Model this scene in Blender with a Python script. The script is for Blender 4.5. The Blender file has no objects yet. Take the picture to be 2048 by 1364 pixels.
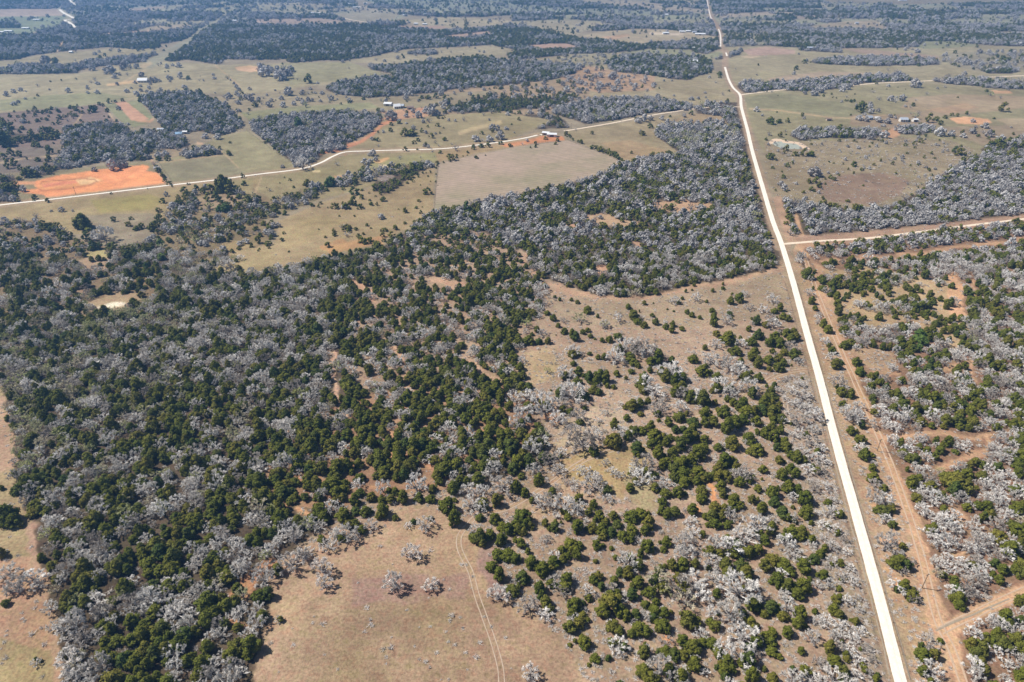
import bpy, math, random
import numpy as np
from mathutils import Vector, Matrix

# ------------------------------------------------------------------ camera, light, sky
scene = bpy.context.scene
COL = scene.collection
CAM_H, PITCH, F, CU, CV = 200.0, math.radians(30.4), 1365.0, 1024.0, 682.0
cam_data = bpy.data.cameras.new("camera")
cam = bpy.data.objects.new("camera", cam_data); COL.objects.link(cam)
cam.location = (0, 0, CAM_H)
cam.rotation_euler = (math.radians(90) - PITCH, 0, 0)
cam_data.sensor_width = 36.0
cam_data.lens = F / 2048.0 * 36.0
cam_data.clip_start = 1.0; cam_data.clip_end = 200000.0
scene.camera = cam

SUN_EL, SUN_AZ = math.radians(51), math.radians(-78)     # azimuth clockwise from +Y
world = bpy.data.worlds.new("World"); scene.world = world; world.use_nodes = True
wn = world.node_tree; wn.nodes.clear()
sky = wn.nodes.new("ShaderNodeTexSky"); sky.sky_type = 'NISHITA'; sky.sun_disc = False
sky.sun_elevation = SUN_EL; sky.sun_rotation = SUN_AZ
bg = wn.nodes.new("ShaderNodeBackground"); bg.inputs[1].default_value = 0.05
wo = wn.nodes.new("ShaderNodeOutputWorld")
wn.links.new(sky.outputs[0], bg.inputs[0]); wn.links.new(bg.outputs[0], wo.inputs[0])
sd = bpy.data.lights.new("sun", 'SUN'); sd.energy = 5.0; sd.angle = math.radians(0.5); sd.color = (1.0, 0.95, 0.88)
sun = bpy.data.objects.new("sun", sd); COL.objects.link(sun)
_d = Vector((math.sin(SUN_AZ) * math.cos(SUN_EL), math.cos(SUN_AZ) * math.cos(SUN_EL), math.sin(SUN_EL)))
sun.rotation_euler = (-_d).to_track_quat('-Z', 'Y').to_euler()
scene.view_settings.view_transform = 'Standard'; scene.view_settings.look = 'None'
scene.view_settings.gamma = 1.0; scene.view_settings.exposure = 0.40

R = random.Random(7)
NR = np.random.RandomState(11)
sP, cP = math.sin(PITCH), math.cos(PITCH)

def ground_at(u, v, z=0.0):
    """survey point of the photograph -> point on the ground (metres)"""
    a = (np.asarray(u, float) - CU) / F; b = (np.asarray(v, float) - CV) / F
    dy = cP - b * sP; dz = -sP - b * cP
    t = (z - CAM_H) / dz
    return a * t, dy * t
def to_px(x, y, z=0.0):
    x = np.asarray(x, float); y = np.asarray(y, float)
    dz = z - CAM_H
    depth = y * cP - dz * sP
    depth = np.maximum(depth, 1.0)
    return CU + F * x / depth, CV + F * (-(y * sP + dz * cP)) / depth
def px_per_m(v):
    b = (v - CV) / F
    t = CAM_H / (sP + b * cP)
    return F / t

# ------------------------------------------------------------------ noise (numpy)
def vnoise(x, y, seed=0):
    xi = np.floor(x).astype(np.int64); yi = np.floor(y).astype(np.int64)
    fx = x - xi; fy = y - yi
    fx = fx * fx * (3 - 2 * fx); fy = fy * fy * (3 - 2 * fy)
    def h(a, b):
        n = (a * 374761393 + b * 668265263 + seed * 1442695041) & 0xffffffff
        n = ((n ^ (n >> 13)) * 1274126177) & 0xffffffff
        return ((n ^ (n >> 16)) & 0xffff) / 65535.0
    return (h(xi, yi) * (1 - fx) + h(xi + 1, yi) * fx) * (1 - fy) + (h(xi, yi + 1) * (1 - fx) + h(xi + 1, yi + 1) * fx) * fy
def fbm(x, y, seed=0, n=3):
    s = 0; a = 1; t = 0
    for i in range(n):
        s = s + a * vnoise(x * 2 ** i, y * 2 ** i, seed + i * 17); t += a; a *= 0.55
    return s / t

# ------------------------------------------------------------------ land survey raster
U0, V0, RW, RH = -300, -117, 2700, 1790
RC = np.zeros((RH, RW, 3), np.float32); RC[:] = (160, 148, 128)
RD = np.zeros((RH, RW), np.float32)      # tree cover
RK = np.full((RH, RW), 0.3, np.float32)  # share of cedars
RL = np.full((RH, RW), 0.03, np.float32) # share of budding trees
RB = np.full((RH, RW), 0.04, np.float32) # low dry brush
RS = np.ones((RH, RW), np.float32)       # tree size factor

def poly_mask(pts):
    p = np.array(pts, float)
    x = p[:, 0] - U0; y = p[:, 1] - V0
    x0 = max(int(x.min()) - 1, 0); x1 = min(int(x.max()) + 2, RW)
    y0 = max(int(y.min()) - 1, 0); y1 = min(int(y.max()) + 2, RH)
    if x1 <= x0 or y1 <= y0: return None
    gx = np.arange(x0, x1) + 0.5
    m = np.zeros((y1 - y0, x1 - x0), bool)
    n = len(pts)
    for r in range(y0, y1):
        yy = r + 0.5
        for i in range(n):
            xa, ya = x[i], y[i]; xb, yb = x[(i + 1) % n], y[(i + 1) % n]
            if (ya > yy) != (yb > yy):
                xc = xa + (yy - ya) * (xb - xa) / (yb - ya)
                m[r - y0] ^= gx > xc
    return (slice(y0, y1), slice(x0, x1)), m
def paint(pts, c=None, d=None, k=None, l=None, b=None, s=None):
    r = poly_mask(pts)
    if r is None: return
    sl, m = r
    if c is not None: RC[sl][m] = c
    for A, val in ((RD, d), (RK, k), (RL, l), (RB, b), (RS, s)):
        if val is not None: A[sl][m] = val
def band(pts, w, c=None, d=None, b=None, alpha=1.0):
    """soft stroke along survey points; w = half width in px (number or per point)"""
    ws = w if isinstance(w, (list, tuple)) else [w] * len(pts)
    for i in range(len(pts) - 1):
        (xa, ya), (xb, yb) = pts[i], pts[i + 1]
        wa, wb = ws[i], ws[i + 1]; wm = max(wa, wb) + 2
        x0 = int(max(min(xa, xb) - wm - U0, 0)); x1 = int(min(max(xa, xb) + wm - U0 + 1, RW))
        y0 = int(max(min(ya, yb) - wm - V0, 0)); y1 = int(min(max(ya, yb) + wm - V0 + 1, RH))
        if x1 <= x0 or y1 <= y0: continue
        gx, gy = np.meshgrid(np.arange(x0, x1) + U0 + .5, np.arange(y0, y1) + V0 + .5)
        dx, dy = xb - xa, yb - ya
        t = np.clip(((gx - xa) * dx + (gy - ya) * dy) / (dx * dx + dy * dy + 1e-6), 0, 1)
        dist = np.hypot(gx - xa - t * dx, gy - ya - t * dy)
        ww = wa + (wb - wa) * t
        f = np.clip((ww - dist) / (0.35 * ww + .7) + .5, 0, 1)
        sl = (slice(y0, y1), slice(x0, x1))
        if c is not None:
            RC[sl] = RC[sl] * (1 - (f * alpha)[..., None]) + np.array(c, np.float32) * (f * alpha)[..., None]
        if d is not None: RD[sl] = np.where(f > .4, d, RD[sl])
        if b is not None: RB[sl] = np.where(f > .4, b, RB[sl])

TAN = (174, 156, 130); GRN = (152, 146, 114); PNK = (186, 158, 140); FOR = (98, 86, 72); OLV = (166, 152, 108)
PLO = (178, 160, 144); ORG = (232, 146, 92); SND = (212, 172, 138); PUR = (140, 124, 116)
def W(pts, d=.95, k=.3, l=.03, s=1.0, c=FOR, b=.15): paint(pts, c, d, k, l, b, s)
def Fd(pts, c=TAN, d=0.0, k=.4, b=.02, l=.03, s=1.0): paint(pts, c, d, k, l, b, s)

# land beyond the top edge of the photograph
for i in range(26):
    cu = -300 + (i % 9) * 300 + R.uniform(-60, 60); cv = -118 + (i // 9) * 36 + R.uniform(-8, 8)
    W([(cu, cv), (cu + 150, cv - 6), (cu + 260, cv + 2), (cu + 240, cv + 16), (cu + 90, cv + 20), (cu - 30, cv + 12)], .9, .35)
# --- far country, left
Fd([(-300, -8), (700, -8), (760, 60), (-300, 60)], (150, 150, 138), d=.28, k=.3)
W([(-300, 3), (140, 2), (150, 10), (115, 12), (100, 18), (-300, 19)], .9, .4)
Fd([(-300, 20), (118, 18), (145, 32), (60, 35), (-300, 37)], (184, 166, 150))
Fd([(-300, 37), (140, 32), (130, 42), (118, 52), (60, 66), (-300, 76)], (146, 154, 126), d=.04)
W([(-300, 48), (38, 48), (42, 56), (-300, 60)], .9, .6)
W([(148, 38), (165, 36), (240, 33), (262, 20), (330, 12), (450, 4), (512, 12), (470, 19), (452, 24), (430, 42), (395, 47), (292, 54), (262, 66), (240, 68), (150, 71), (75, 68), (72, 62), (110, 55), (150, 52)], .9, .35)
Fd([(255, 17), (330, 12), (330, 16), (262, 25)], (176, 160, 146))
W([(-300, 80), (60, 70), (160, 73), (190, 71), (260, 66), (402, 60), (385, 72), (360, 82), (320, 88), (318, 96), (262, 98), (215, 94), (150, 100), (100, 106), (70, 110), (25, 120), (-300, 128)], .97, .5)
Fd([(188, 68), (300, 61), (300, 66), (195, 72)], (188, 160, 140))
Fd([(288, 58), (300, 53), (375, 47), (385, 52), (370, 56), (300, 62)], (178, 164, 142), d=.04)
Fd([(113, 97), (124, 82), (131, 85), (122, 99)], (204, 174, 146))
band([(112, 104), (118, 97), (126, 84)], 1.6, (214, 190, 160), 0)
W([(512, 8), (640, 4), (700, 8), (640, 18), (560, 24), (512, 30), (500, 22)], .85, .3)
W([(500, 30), (530, 24), (600, 22), (640, 20), (760, 8), (760, 14), (660, 25), (600, 30), (540, 38), (512, 38)], .9, .4)
Fd([(520, 40), (560, 32), (620, 28), (680, 24), (720, 20), (820, 30), (790, 40), (690, 34), (610, 36), (590, 40)], (160, 158, 136), d=.05)
W([(512, 38), (560, 34), (610, 30), (670, 28), (680, 34), (640, 37), (560, 38), (512, 40)], .9, .4)
Fd([(660, 27), (740, 24), (800, 26), (790, 36), (745, 45), (700, 44), (670, 33)], (166, 158, 138), d=.0)
Fd([(512, 38), (640, 36), (740, 46), (720, 52), (640, 46), (512, 48)], (176, 158, 146), d=.08)
W([(725, 10), (850, 8), (1024, 0), (1030, 30), (960, 34), (880, 34), (840, 32), (760, 26), (700, 24), (720, 16)], .62, .35)
Fd([(820, 20), (930, 14), (1024, 18), (1024, 26), (930, 30), (880, 28)], (160, 158, 136), d=.12)
W([(730, 50), (760, 44), (820, 46), (800, 52)], .9, .5)
W([(832, 46), (870, 42), (878, 50), (840, 50)], .9, .5)
Fd([(800, 40), (900, 34), (1024, 40), (1024, 50), (900, 56), (850, 54)], (178, 166, 138), d=.05)
Fd([(760, 52), (880, 52), (900, 56), (820, 60), (770, 57)], (186, 160, 144))
# --- long dark wood
W([(326, 120), (345, 95), (365, 85), (385, 70), (400, 60), (430, 52), (512, 50), (560, 54), (620, 53), (680, 49), (720, 50), (790, 56), (850, 59), (880, 62), (960, 57), (1024, 50), (1050, 53), (1110, 66), (1140, 74), (1165, 80), (1200, 80), (1245, 88), (1280, 92), (1265, 100), (1230, 105), (1170, 107), (1110, 112), (1024, 121), (1010, 108), (987, 89), (887, 95), (812, 98), (762, 108), (730, 119), (690, 122), (650, 120), (580, 126), (575, 118), (512, 120), (450, 118), (440, 130), (420, 126), (370, 119), (340, 124)], .97, .55)
Fd([(882, 72), (975, 62), (987, 70), (912, 78)], (186, 162, 148))
Fd([(1049, 91), (1100, 87), (1136, 87), (1170, 98), (1085, 100)], (186, 158, 142))
Fd([(1012, 45), (1110, 42), (1180, 43), (1235, 48), (1190, 55), (1150, 70), (1130, 72), (1090, 60), (1040, 52), (1012, 50)], (172, 162, 138), d=.07)
Fd([(762, 110), (812, 101), (887, 98), (987, 91), (1024, 98), (1050, 106), (1000, 110), (930, 117), (860, 124), (780, 127), (700, 124), (690, 121)], (170, 160, 134), d=.02)
W([(815, 105), (850, 102), (878, 103), (876, 109), (818, 109)], .9, .4)
Fd([(512, 48), (590, 46), (680, 46), (690, 50), (512, 50)], (178, 162, 148))
# --- centre top
Fd([(700, -8), (1430, -8), (1430, 30), (1024, 30), (760, 10)], (150, 152, 136), d=.1)
W([(1024, 0), (1070, 2), (1150, 4), (1232, 13), (1228, 16), (1170, 17), (1100, 12), (1024, 8)], .92, .4)
W([(1260, 0), (1412, -4), (1416, 16), (1390, 17), (1320, 8)], .92, .5)
Fd([(1130, 0), (1250, -2), (1320, 8), (1400, 18), (1420, 26), (1330, 24), (1290, 15), (1240, 12)], (172, 160, 142), d=.02)
W([(1325, 12), (1345, 11), (1342, 14), (1326, 15)], .9, .3)
W([(1240, 16), (1280, 15), (1292, 20), (1250, 21)], .8, .5)
W([(1024, 30), (1090, 27), (1200, 29), (1290, 29), (1340, 26), (1390, 29), (1424, 37), (1450, 45), (1440, 62), (1435, 72), (1400, 70), (1330, 58), (1270, 57), (1230, 61), (1187, 62), (1180, 56), (1220, 52), (1240, 48), (1180, 43), (1130, 41), (1050, 44), (1024, 46)], .93, .35)
Fd([(1160, 72), (1200, 64), (1260, 58), (1330, 59), (1400, 66), (1438, 76), (1400, 80), (1330, 84), (1280, 90), (1240, 84), (1190, 76)], (182, 168, 142), d=.02)
band([(1300, 67), (1325, 67)], 2, (222, 206, 186), 0)
band([(1340, 68), (1365, 68)], 2, (214, 198, 178), 0)
Fd([(1200, 74), (1255, 68), (1262, 72), (1225, 80)], (196, 166, 138))
W([(1240, 96), (1262, 88), (1282, 90), (1330, 85), (1372, 83), (1440, 78), (1446, 95), (1430, 101), (1410, 108), (1390, 105), (1380, 99), (1300, 97), (1258, 104)], .93, .4)
Fd([(1240, 105), (1300, 98), (1380, 99), (1392, 107), (1412, 110), (1432, 103), (1460, 104), (1460, 118), (1400, 116), (1280, 110)], (158, 156, 126), d=.03)
# --- right top
W([(1420, 2), (1536, 2), (1640, 3), (1700, 6), (1800, 9), (2400, 2), (2400, 100), (2050, 96), (1960, 88), (1900, 84), (1850, 88), (1830, 94), (1750, 96), (1640, 96), (1600, 96), (1536, 91), (1450, 93), (1442, 78)], .96, .4)
Fd([(1422, 28), (1536, 23), (1605, 25), (1580, 30), (1530, 31), (1440, 36)], (178, 164, 146), d=.02)
Fd([(1600, 56), (1650, 47), (1690, 43), (1755, 41), (1768, 52), (1800, 61), (1700, 58), (1650, 59)], (176, 162, 140), d=.03)
Fd([(1444, 62), (1500, 58), (1548, 66), (1562, 80), (1540, 90), (1450, 92)], (160, 154, 132), d=.35)
Fd([(1990, 63), (2300, 62), (2300, 69), (2000, 69)], (180, 168, 146))
Fd([(1560, 32), (1640, 29), (1700, 31), (1680, 36), (1600, 38)], (170, 156, 142), d=.3)
Fd([(1445, 93), (1536, 92), (1640, 97), (1700, 96), (1840, 96), (1960, 90), (2400, 102), (2400, 250), (1480, 250), (1455, 150)], (170, 160, 132), d=.01)
Fd([(1680, 96), (1750, 100), (1880, 112), (1878, 120), (1800, 118), (1730, 108)], (180, 160, 144))
Fd([(1830, 95), (1850, 82), (1900, 82), (1930, 86), (1960, 90), (1900, 96), (1850, 98)], (156, 156, 126), d=.08)
Fd([(1485, 100), (1530, 93), (1590, 100), (1590, 108), (1500, 112)], (190, 164, 150))
W([(1596, 96), (1640, 94), (1684, 99), (1684, 106), (1640, 103), (1600, 101)], .85, .3)
W([(1618, 123), (1660, 117), (1760, 114), (1870, 121), (1880, 130), (1750, 132), (1680, 130), (1640, 128)], .95, .2)
Fd([(1875, 112), (1930, 104), (2400, 100), (2400, 142), (2048, 141), (1990, 146), (1950, 142), (1900, 130)], (160, 152, 132), d=.16, k=.2)
W([(1964, 142), (2010, 137), (2035, 142), (2024, 147), (1980, 147)], .8, .3)
Fd([(1536, 156), (1640, 143), (1760, 146), (1800, 150), (1720, 156), (1600, 164), (1540, 166)], (182, 164, 144))
W([(1470, 174), (1485, 164), (1560, 168), (1620, 160), (1730, 152), (1800, 150), (1822, 158), (1825, 162), (1780, 163), (1720, 167), (1700, 175), (1640, 188), (1620, 184), (1550, 179), (1500, 186), (1475, 186)], .93, .2)
W([(1866, 163), (1900, 156), (1950, 158), (2060, 168), (2300, 178), (2300, 188), (2020, 181), (1960, 173), (1900, 168)], .93, .3)
W([(1430, 119), (1455, 109), (1485, 99), (1480, 109), (1445, 119)], .8, .3)
Fd([(1480, 113), (1500, 110), (1520, 112), (1500, 117)], (206, 186, 160))
# pastures right of the road, y 190-300
Fd([(1490, 192), (1700, 176), (1830, 168), (1960, 176), (2400, 190), (2400, 330), (1530, 310), (1500, 250)], (158, 150, 120), d=.012)
Fd([(1490, 195), (1560, 185), (1680, 205), (1720, 225), (1700, 234), (1650, 230), (1560, 218), (1494, 214)], (150, 146, 116), d=.0)
Fd([(1820, 195), (1900, 188), (2050, 192), (2060, 215), (1960, 225), (1860, 235), (1800, 215)], (173, 155, 130), d=.004)
Fd([(1850, 220), (1930, 206), (1960, 214), (1900, 228)], (182, 156, 130))
Fd([(1980, 180), (2020, 182), (2026, 187), (1990, 187)], (220, 180, 148))
Fd([(1897, 236), (1930, 233), (1975, 238), (1985, 245), (1960, 249), (1915, 247)], (236, 188, 150))
Fd([(1700, 230), (1850, 228), (1880, 250), (1800, 258), (1700, 250)], (166, 148, 126), d=.09, k=.2)
W([(1578, 270), (1600, 258), (1700, 258), (1760, 262), (1775, 272), (1740, 278), (1640, 276), (1600, 282)], .95, .25)
W([(1785, 258), (1850, 250), (1870, 262), (1840, 270), (1800, 268)], .6, .25)
Fd([(1760, 262), (1790, 256), (1800, 268), (1790, 278), (1770, 274)], (208, 166, 134), d=.03)
Fd([(1530, 282), (1640, 282), (1800, 275), (1900, 280), (1950, 300), (1890, 345), (1830, 388), (1760, 412), (1700, 412), (1610, 405), (1550, 392), (1530, 340)], (160, 146, 122), d=.1, k=.3, b=.9, s=.55)
Fd([(1620, 375), (1680, 350), (1760, 345), (1820, 360), (1800, 392), (1740, 410), (1660, 402)], (154, 132, 116), d=.03, b=.6, s=.5)
Fd([(1530, 330), (1600, 330), (1640, 370), (1590, 398), (1550, 392)], (158, 144, 120), d=.06, b=.5, s=.7)
Fd([(1870, 255), (2300, 240), (2300, 300), (1990, 300), (1950, 285), (1880, 262)], (166, 150, 128), d=.07, k=.4, s=.9)
Fd([(1990, 238), (2300, 225), (2300, 262), (2040, 262)], (174, 158, 132), d=.0)
W([(1960, 300), (2000, 280), (2300, 275), (2300, 310), (1990, 315)], .5, .6)
# --- wood in the centre, pastures around
Fd([(1024, 122), (1180, 108), (1240, 106), (1400, 112), (1470, 180), (1478, 215), (1200, 200), (1000, 190)], (168, 156, 128), d=.015)
Fd([(1100, 140), (1180, 132), (1240, 145), (1310, 152), (1310, 180), (1200, 186), (1140, 172)], (184, 156, 130), d=.12, k=.1, s=.9)
Fd([(1130, 108), (1230, 106), (1220, 130), (1160, 132), (1110, 120)], (164, 156, 130), d=.14, k=.1, s=.8)
W([(1213, 125), (1240, 112), (1274, 109), (1330, 112), (1399, 115), (1424, 125), (1422, 145), (1399, 151), (1374, 160), (1349, 158), (1290, 149), (1236, 144), (1217, 138)], .97, .45)
W([(737, 132), (787, 132), (837, 125), (900, 118), (960, 113), (1024, 124), (1100, 125), (1160, 135), (1150, 147), (1110, 158), (1070, 163), (1024, 168), (980, 176), (912, 182), (812, 190), (737, 196), (672, 188), (650, 178), (675, 165), (730, 158), (787, 152), (782, 146), (742, 140)], .96, .4)
W([(1110, 215), (1150, 205), (1200, 197), (1260, 196), (1330, 200), (1385, 212), (1378, 220), (1300, 226), (1230, 240), (1170, 248), (1150, 240), (1108, 228)], .93, .2)
W([(1385, 212), (1440, 205), (1482, 205), (1492, 245), (1500, 285), (1450, 275), (1440, 250), (1400, 235)], .7, .2, l=.25)
Fd([(890, 180), (1000, 170), (1110, 160), (1180, 180), (1180, 200), (1110, 215), (1090, 240), (1000, 250), (900, 240), (860, 215)], (168, 148, 124), d=.16, k=.5)
W([(880, 212), (960, 195), (1010, 198), (1100, 195), (1150, 190), (1130, 205), (1090, 215), (1000, 222), (930, 226), (895, 222)], .7, .7)
W([(1000, 240), (1060, 228), (1100, 232), (1130, 240), (1140, 256), (1080, 258), (1020, 260)], .55, .3)
# --- left middle
Fd([(-300, 128), (25, 122), (70, 112), (215, 98), (318, 98), (330, 110), (300, 125), (200, 133), (-300, 150)], (168, 158, 128), d=.02)
W([(-300, 140), (0, 140), (40, 130), (130, 133), (190, 122), (230, 118), (320, 107), (322, 112), (300, 122), (250, 128), (200, 133), (160, 139), (155, 147), (80, 148), (-300, 150)], .93, .3)
W([(82, 119), (90, 115), (100, 117), (98, 124), (84, 124)], .9, .5); W([(104, 121), (112, 118), (115, 124), (105, 126)], .9, .5)
Fd([(-300, 150), (80, 149), (160, 146), (250, 130), (330, 122), (440, 130), (560, 128), (690, 124), (780, 150), (730, 158), (675, 165), (560, 180), (470, 192), (390, 184), (300, 188), (276, 200), (0, 226), (-300, 240)], (172, 162, 132), d=.012, k=.15)
Fd([(100, 190), (200, 185), (260, 195), (150, 215), (0, 222), (0, 200)], (156, 154, 120), d=.01)
Fd([(470, 134), (500, 131), (524, 134), (525, 142), (500, 144), (474, 141)], (226, 190, 158))
Fd([(560, 125), (700, 124), (775, 150), (700, 160), (580, 170), (560, 150)], (162, 156, 124), d=.002)
W([(516, 140), (530, 134), (546, 140), (544, 146), (520, 146)], .9, .2); W([(549, 142), (580, 139), (588, 146), (580, 151), (550, 151)], .9, .2)
W([(205, 143), (215, 139), (232, 144), (230, 143)], .9, .3)
Fd([(-300, 240), (0, 226), (205, 208), (225, 235), (250, 250), (130, 256), (125, 300), (90, 330), (-300, 360)], PUR, d=.055, k=.85, s=1.1)
Fd([(205, 208), (278, 200), (310, 240), (270, 255), (250, 250)], (150, 150, 116), d=.01)
Fd([(229, 204), (252, 203), (298, 238), (278, 244), (262, 240)], (206, 164, 138), d=0)
band([(275, 242), (300, 243), (306, 238)], 2, (214, 170, 140), 0)
W([(-300, 262), (0, 262), (60, 270), (122, 262), (122, 273), (60, 282), (0, 290), (-300, 296)], .5, .9)
W([(276, 200), (300, 188), (390, 184), (420, 196), (450, 215), (480, 240), (486, 252), (470, 262), (440, 272), (400, 262), (350, 270), (330, 260), (310, 235), (295, 215)], .98, .4)
Fd([(470, 192), (560, 180), (650, 180), (672, 188), (740, 198), (1000, 180), (900, 215), (860, 235), (770, 225), (700, 222), (600, 228), (500, 245), (450, 215), (420, 196)], (162, 150, 124), d=.05, k=.25)
Fd([(480, 225), (600, 212), (740, 205), (760, 216), (640, 226), (500, 243)], (150, 148, 114), d=.004)
W([(500, 245), (540, 235), (620, 226), (700, 224), (760, 230), (768, 240), (758, 252), (735, 268), (700, 284), (690, 302), (650, 307), (625, 330), (600, 333), (560, 308), (530, 280), (505, 262)], .97, .22)
Fd([(318, 325), (380, 300), (440, 272), (495, 262), (530, 285), (598, 334), (520, 346), (345, 366)], (158, 150, 118), d=.002)
Fd([(318, 325), (362, 318), (450, 312), (490, 346), (345, 366)], (150, 143, 116), d=.001)
W([(130, 258), (200, 248), (250, 252), (262, 270), (300, 262), (330, 262), (375, 280), (378, 295), (350, 300), (300, 298), (300, 318), (280, 322), (200, 325), (150, 335), (110, 345), (50, 352), (42, 340), (90, 330), (110, 312), (130, 300), (125, 280)], .93, .35)
Fd([(300, 300), (370, 296), (368, 310), (310, 322)], (168, 150, 126), d=.25, k=.3)
W([(364, 312), (370, 300), (420, 296), (445, 306), (432, 312), (380, 318)], .9, .25)
Fd([(395, 284), (408, 286), (404, 290), (390, 288)], (214, 184, 156))
Fd([(-300, 300), (0, 300), (90, 292), (125, 290), (110, 330), (40, 345), (-300, 352)], (136, 124, 114), d=.02, k=.8)
Fd([(-300, 352), (40, 348), (140, 338), (290, 322), (330, 340), (335, 368), (92, 398), (-300, 440)], (150, 140, 112), d=.03, k=.5)
W([(-300, 350), (0, 352), (28, 352), (36, 375), (0, 378), (-300, 378)], .5, .5)
W([(-300, 380), (0, 380), (25, 378), (42, 398), (30, 405), (-300, 412)], .9, .35)
W([(42, 350), (60, 340), (120, 342), (90, 352), (50, 356)], .8, .5)
W([(210, 328), (250, 320), (256, 328), (215, 335)], .6, .0)
band([(30, 366), (70, 366), (72, 372)], 3, (226, 168, 128), 0)
# orange graded field
paint([(72, 361), (120, 350), (225, 336), (287, 330), (300, 333), (292, 342), (315, 345), (334, 368), (200, 387), (92, 398), (90, 390), (50, 386), (37, 381), (75, 377), (70, 368)], (246, 168, 120), 0, .3, 0, 0)
paint([(78, 366), (95, 360), (140, 356), (180, 353), (200, 356), (208, 362), (185, 371), (140, 377), (84, 381), (78, 377)], (240, 172, 120), 0)
paint([(82, 370), (96, 366), (130, 362), (165, 361), (160, 366), (120, 370), (90, 376)], (236, 156, 122), 0)
paint([(150, 360), (180, 354), (205, 360), (180, 368), (160, 370)], (246, 206, 158), 0)
for pp in ([(81, 368), (84, 364), (110, 361), (150, 358), (175, 357)], [(175, 358), (190, 359), (194, 363), (180, 370), (150, 376), (120, 379), (82, 380), (78, 378)]):
    band(pp, .7, (150, 96, 74), 0, alpha=.85)
Fd([(22, 404), (60, 398), (92, 396), (92, 400), (22, 409)], (232, 158, 108))
# pastures below the left road
Fd([(-300, 440), (0, 413), (90, 404), (340, 374), (520, 352), (512, 400), (380, 398), (330, 440), (300, 462), (150, 468), (60, 445), (-300, 470)], (164, 147, 112), d=.01, k=.6)
Fd([(180, 400), (300, 388), (330, 400), (300, 420), (200, 425)], (160, 148, 98), d=.0)
Fd([(150, 432), (300, 425), (330, 440), (300, 462), (180, 468)], (150, 138, 116), d=.02, k=.5)
Fd([(505, 400), (525, 352), (640, 333), (690, 310), (870, 302), (872, 330), (760, 368), (640, 400), (560, 410)], (158, 146, 112), d=.02, k=.4)
Fd([(740, 318), (870, 305), (900, 300), (890, 320), (800, 345), (740, 355)], (158, 152, 112), d=.03, k=.3)
Fd([(745, 324), (775, 306 + 8), (780, 318), (760, 326)], (222, 178, 132)); Fd([(752, 331), (790, 327), (798, 333), (770, 336)], (230, 212, 182))
Fd([(668, 352), (690, 350), (692, 356), (670, 358)], (216, 164, 126)); Fd([(624, 341), (642, 341), (640, 345), (626, 345)], (222, 202, 164))
Fd([(700, 300), (770, 238), (800, 232), (1000, 225), (1110, 240), (1060, 262), (1000, 283), (920, 293), (800, 298), (715, 300)], (162, 150, 118), d=.03, k=.3)
Fd([(760, 240), (800, 220), (850, 215), (860, 226), (800, 236)], (206, 156, 126), d=.08, k=.2)
band([(800, 225), (790, 240), (765, 248), (745, 268), (720, 284), (695, 292)], [3, 3, 3, 3, 3, 4], (212, 152, 118), .02)
band([(640, 306), (672, 300), (690, 308)], 3, (206, 142, 108))
Fd([(760, 224), (830, 216), (860, 232), (800, 240)], (198, 160, 132), d=.08, k=.1)
band([(920, 266), (960, 254), (1000, 245)], 4, (196, 178, 142), .01)
# diagonal creek belt
W([(500, 425), (560, 395), (620, 372), (670, 365), (720, 345), (790, 332), (860, 325), (868, 335), (800, 350), (730, 368), (650, 385), (625, 405), (560, 430), (520, 440)], .68, .45, .12, c=(144, 132, 102))
W([(775, 352), (840, 335), (850, 345), (800, 362)], .6, .8)
W([(330, 430), (380, 385), (430, 370), (500, 362), (510, 380), (545, 400), (520, 440), (555, 455), (545, 480), (500, 505), (440, 525), (400, 545), (280, 560), (250, 520), (300, 480)], .66, .45, .2, c=(146, 130, 102))
Fd([(460, 362), (505, 352), (505, 400), (470, 390)], (160, 148, 112), d=.08, k=.5)
Fd([(385, 395), (470, 385), (480, 410), (400, 420)], (168, 148, 124), d=.12, k=.5)
Fd([(545, 448), (640, 405), (760, 370), (870, 334), (866, 425), (830, 450), (765, 482), (640, 518), (520, 546), (418, 546), (470, 505), (548, 485), (558, 460)], (172, 154, 122), d=.025, k=.75, b=.03)
Fd([(560, 460), (640, 430), (700, 440), (640, 480), (560, 500)], (176, 158, 122), d=.008, k=.8)
Fd([(640, 488), (700, 478), (780, 470), (760, 486), (660, 506)], (196, 158, 120), d=.03, k=.8)
W([(752, 355), (800, 350), (830, 345), (800, 372), (770, 388), (750, 382)], .3, .8)
paint([(754, 352), (770, 349), (788, 350), (790, 358), (772, 364), (755, 362)], (150, 138, 130), 0)
# ploughed field and the pasture behind it
Fd([(878, 326), (960, 308), (1060, 290), (1135, 280), (1250, 325), (1200, 352), (1100, 376), (1000, 396), (900, 420), (868, 424)], PLO, d=0, b=0)
Fd([(950, 330), (1060, 310), (1150, 312), (1120, 335), (1000, 350)], (166, 154, 128), d=0, b=0)
Fd([(870, 302), (1000, 288), (1100, 272), (1130, 276), (1060, 288), (960, 306), (876, 324)], (172, 150, 116), d=.05, k=.7)
Fd([(1000, 288), (1060, 272), (1125, 272), (1130, 280), (1060, 288), (1010, 294)], (214, 152, 112), d=.04, k=.5)
Fd([(1132, 262), (1230, 248), (1340, 230), (1400, 228), (1420, 240), (1315, 252), (1304, 264), (1350, 300), (1362, 312), (1250, 326), (1140, 278)], (162, 148, 120), d=.006, k=.4)
Fd([(1200, 285), (1260, 280), (1330, 300), (1340, 310), (1250, 320)], (170, 148, 118), d=.0)
Fd([(1380, 226), (1440, 232), (1460, 252), (1400, 250), (1330, 250)], (172, 152, 122), d=.1, k=.2)
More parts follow.
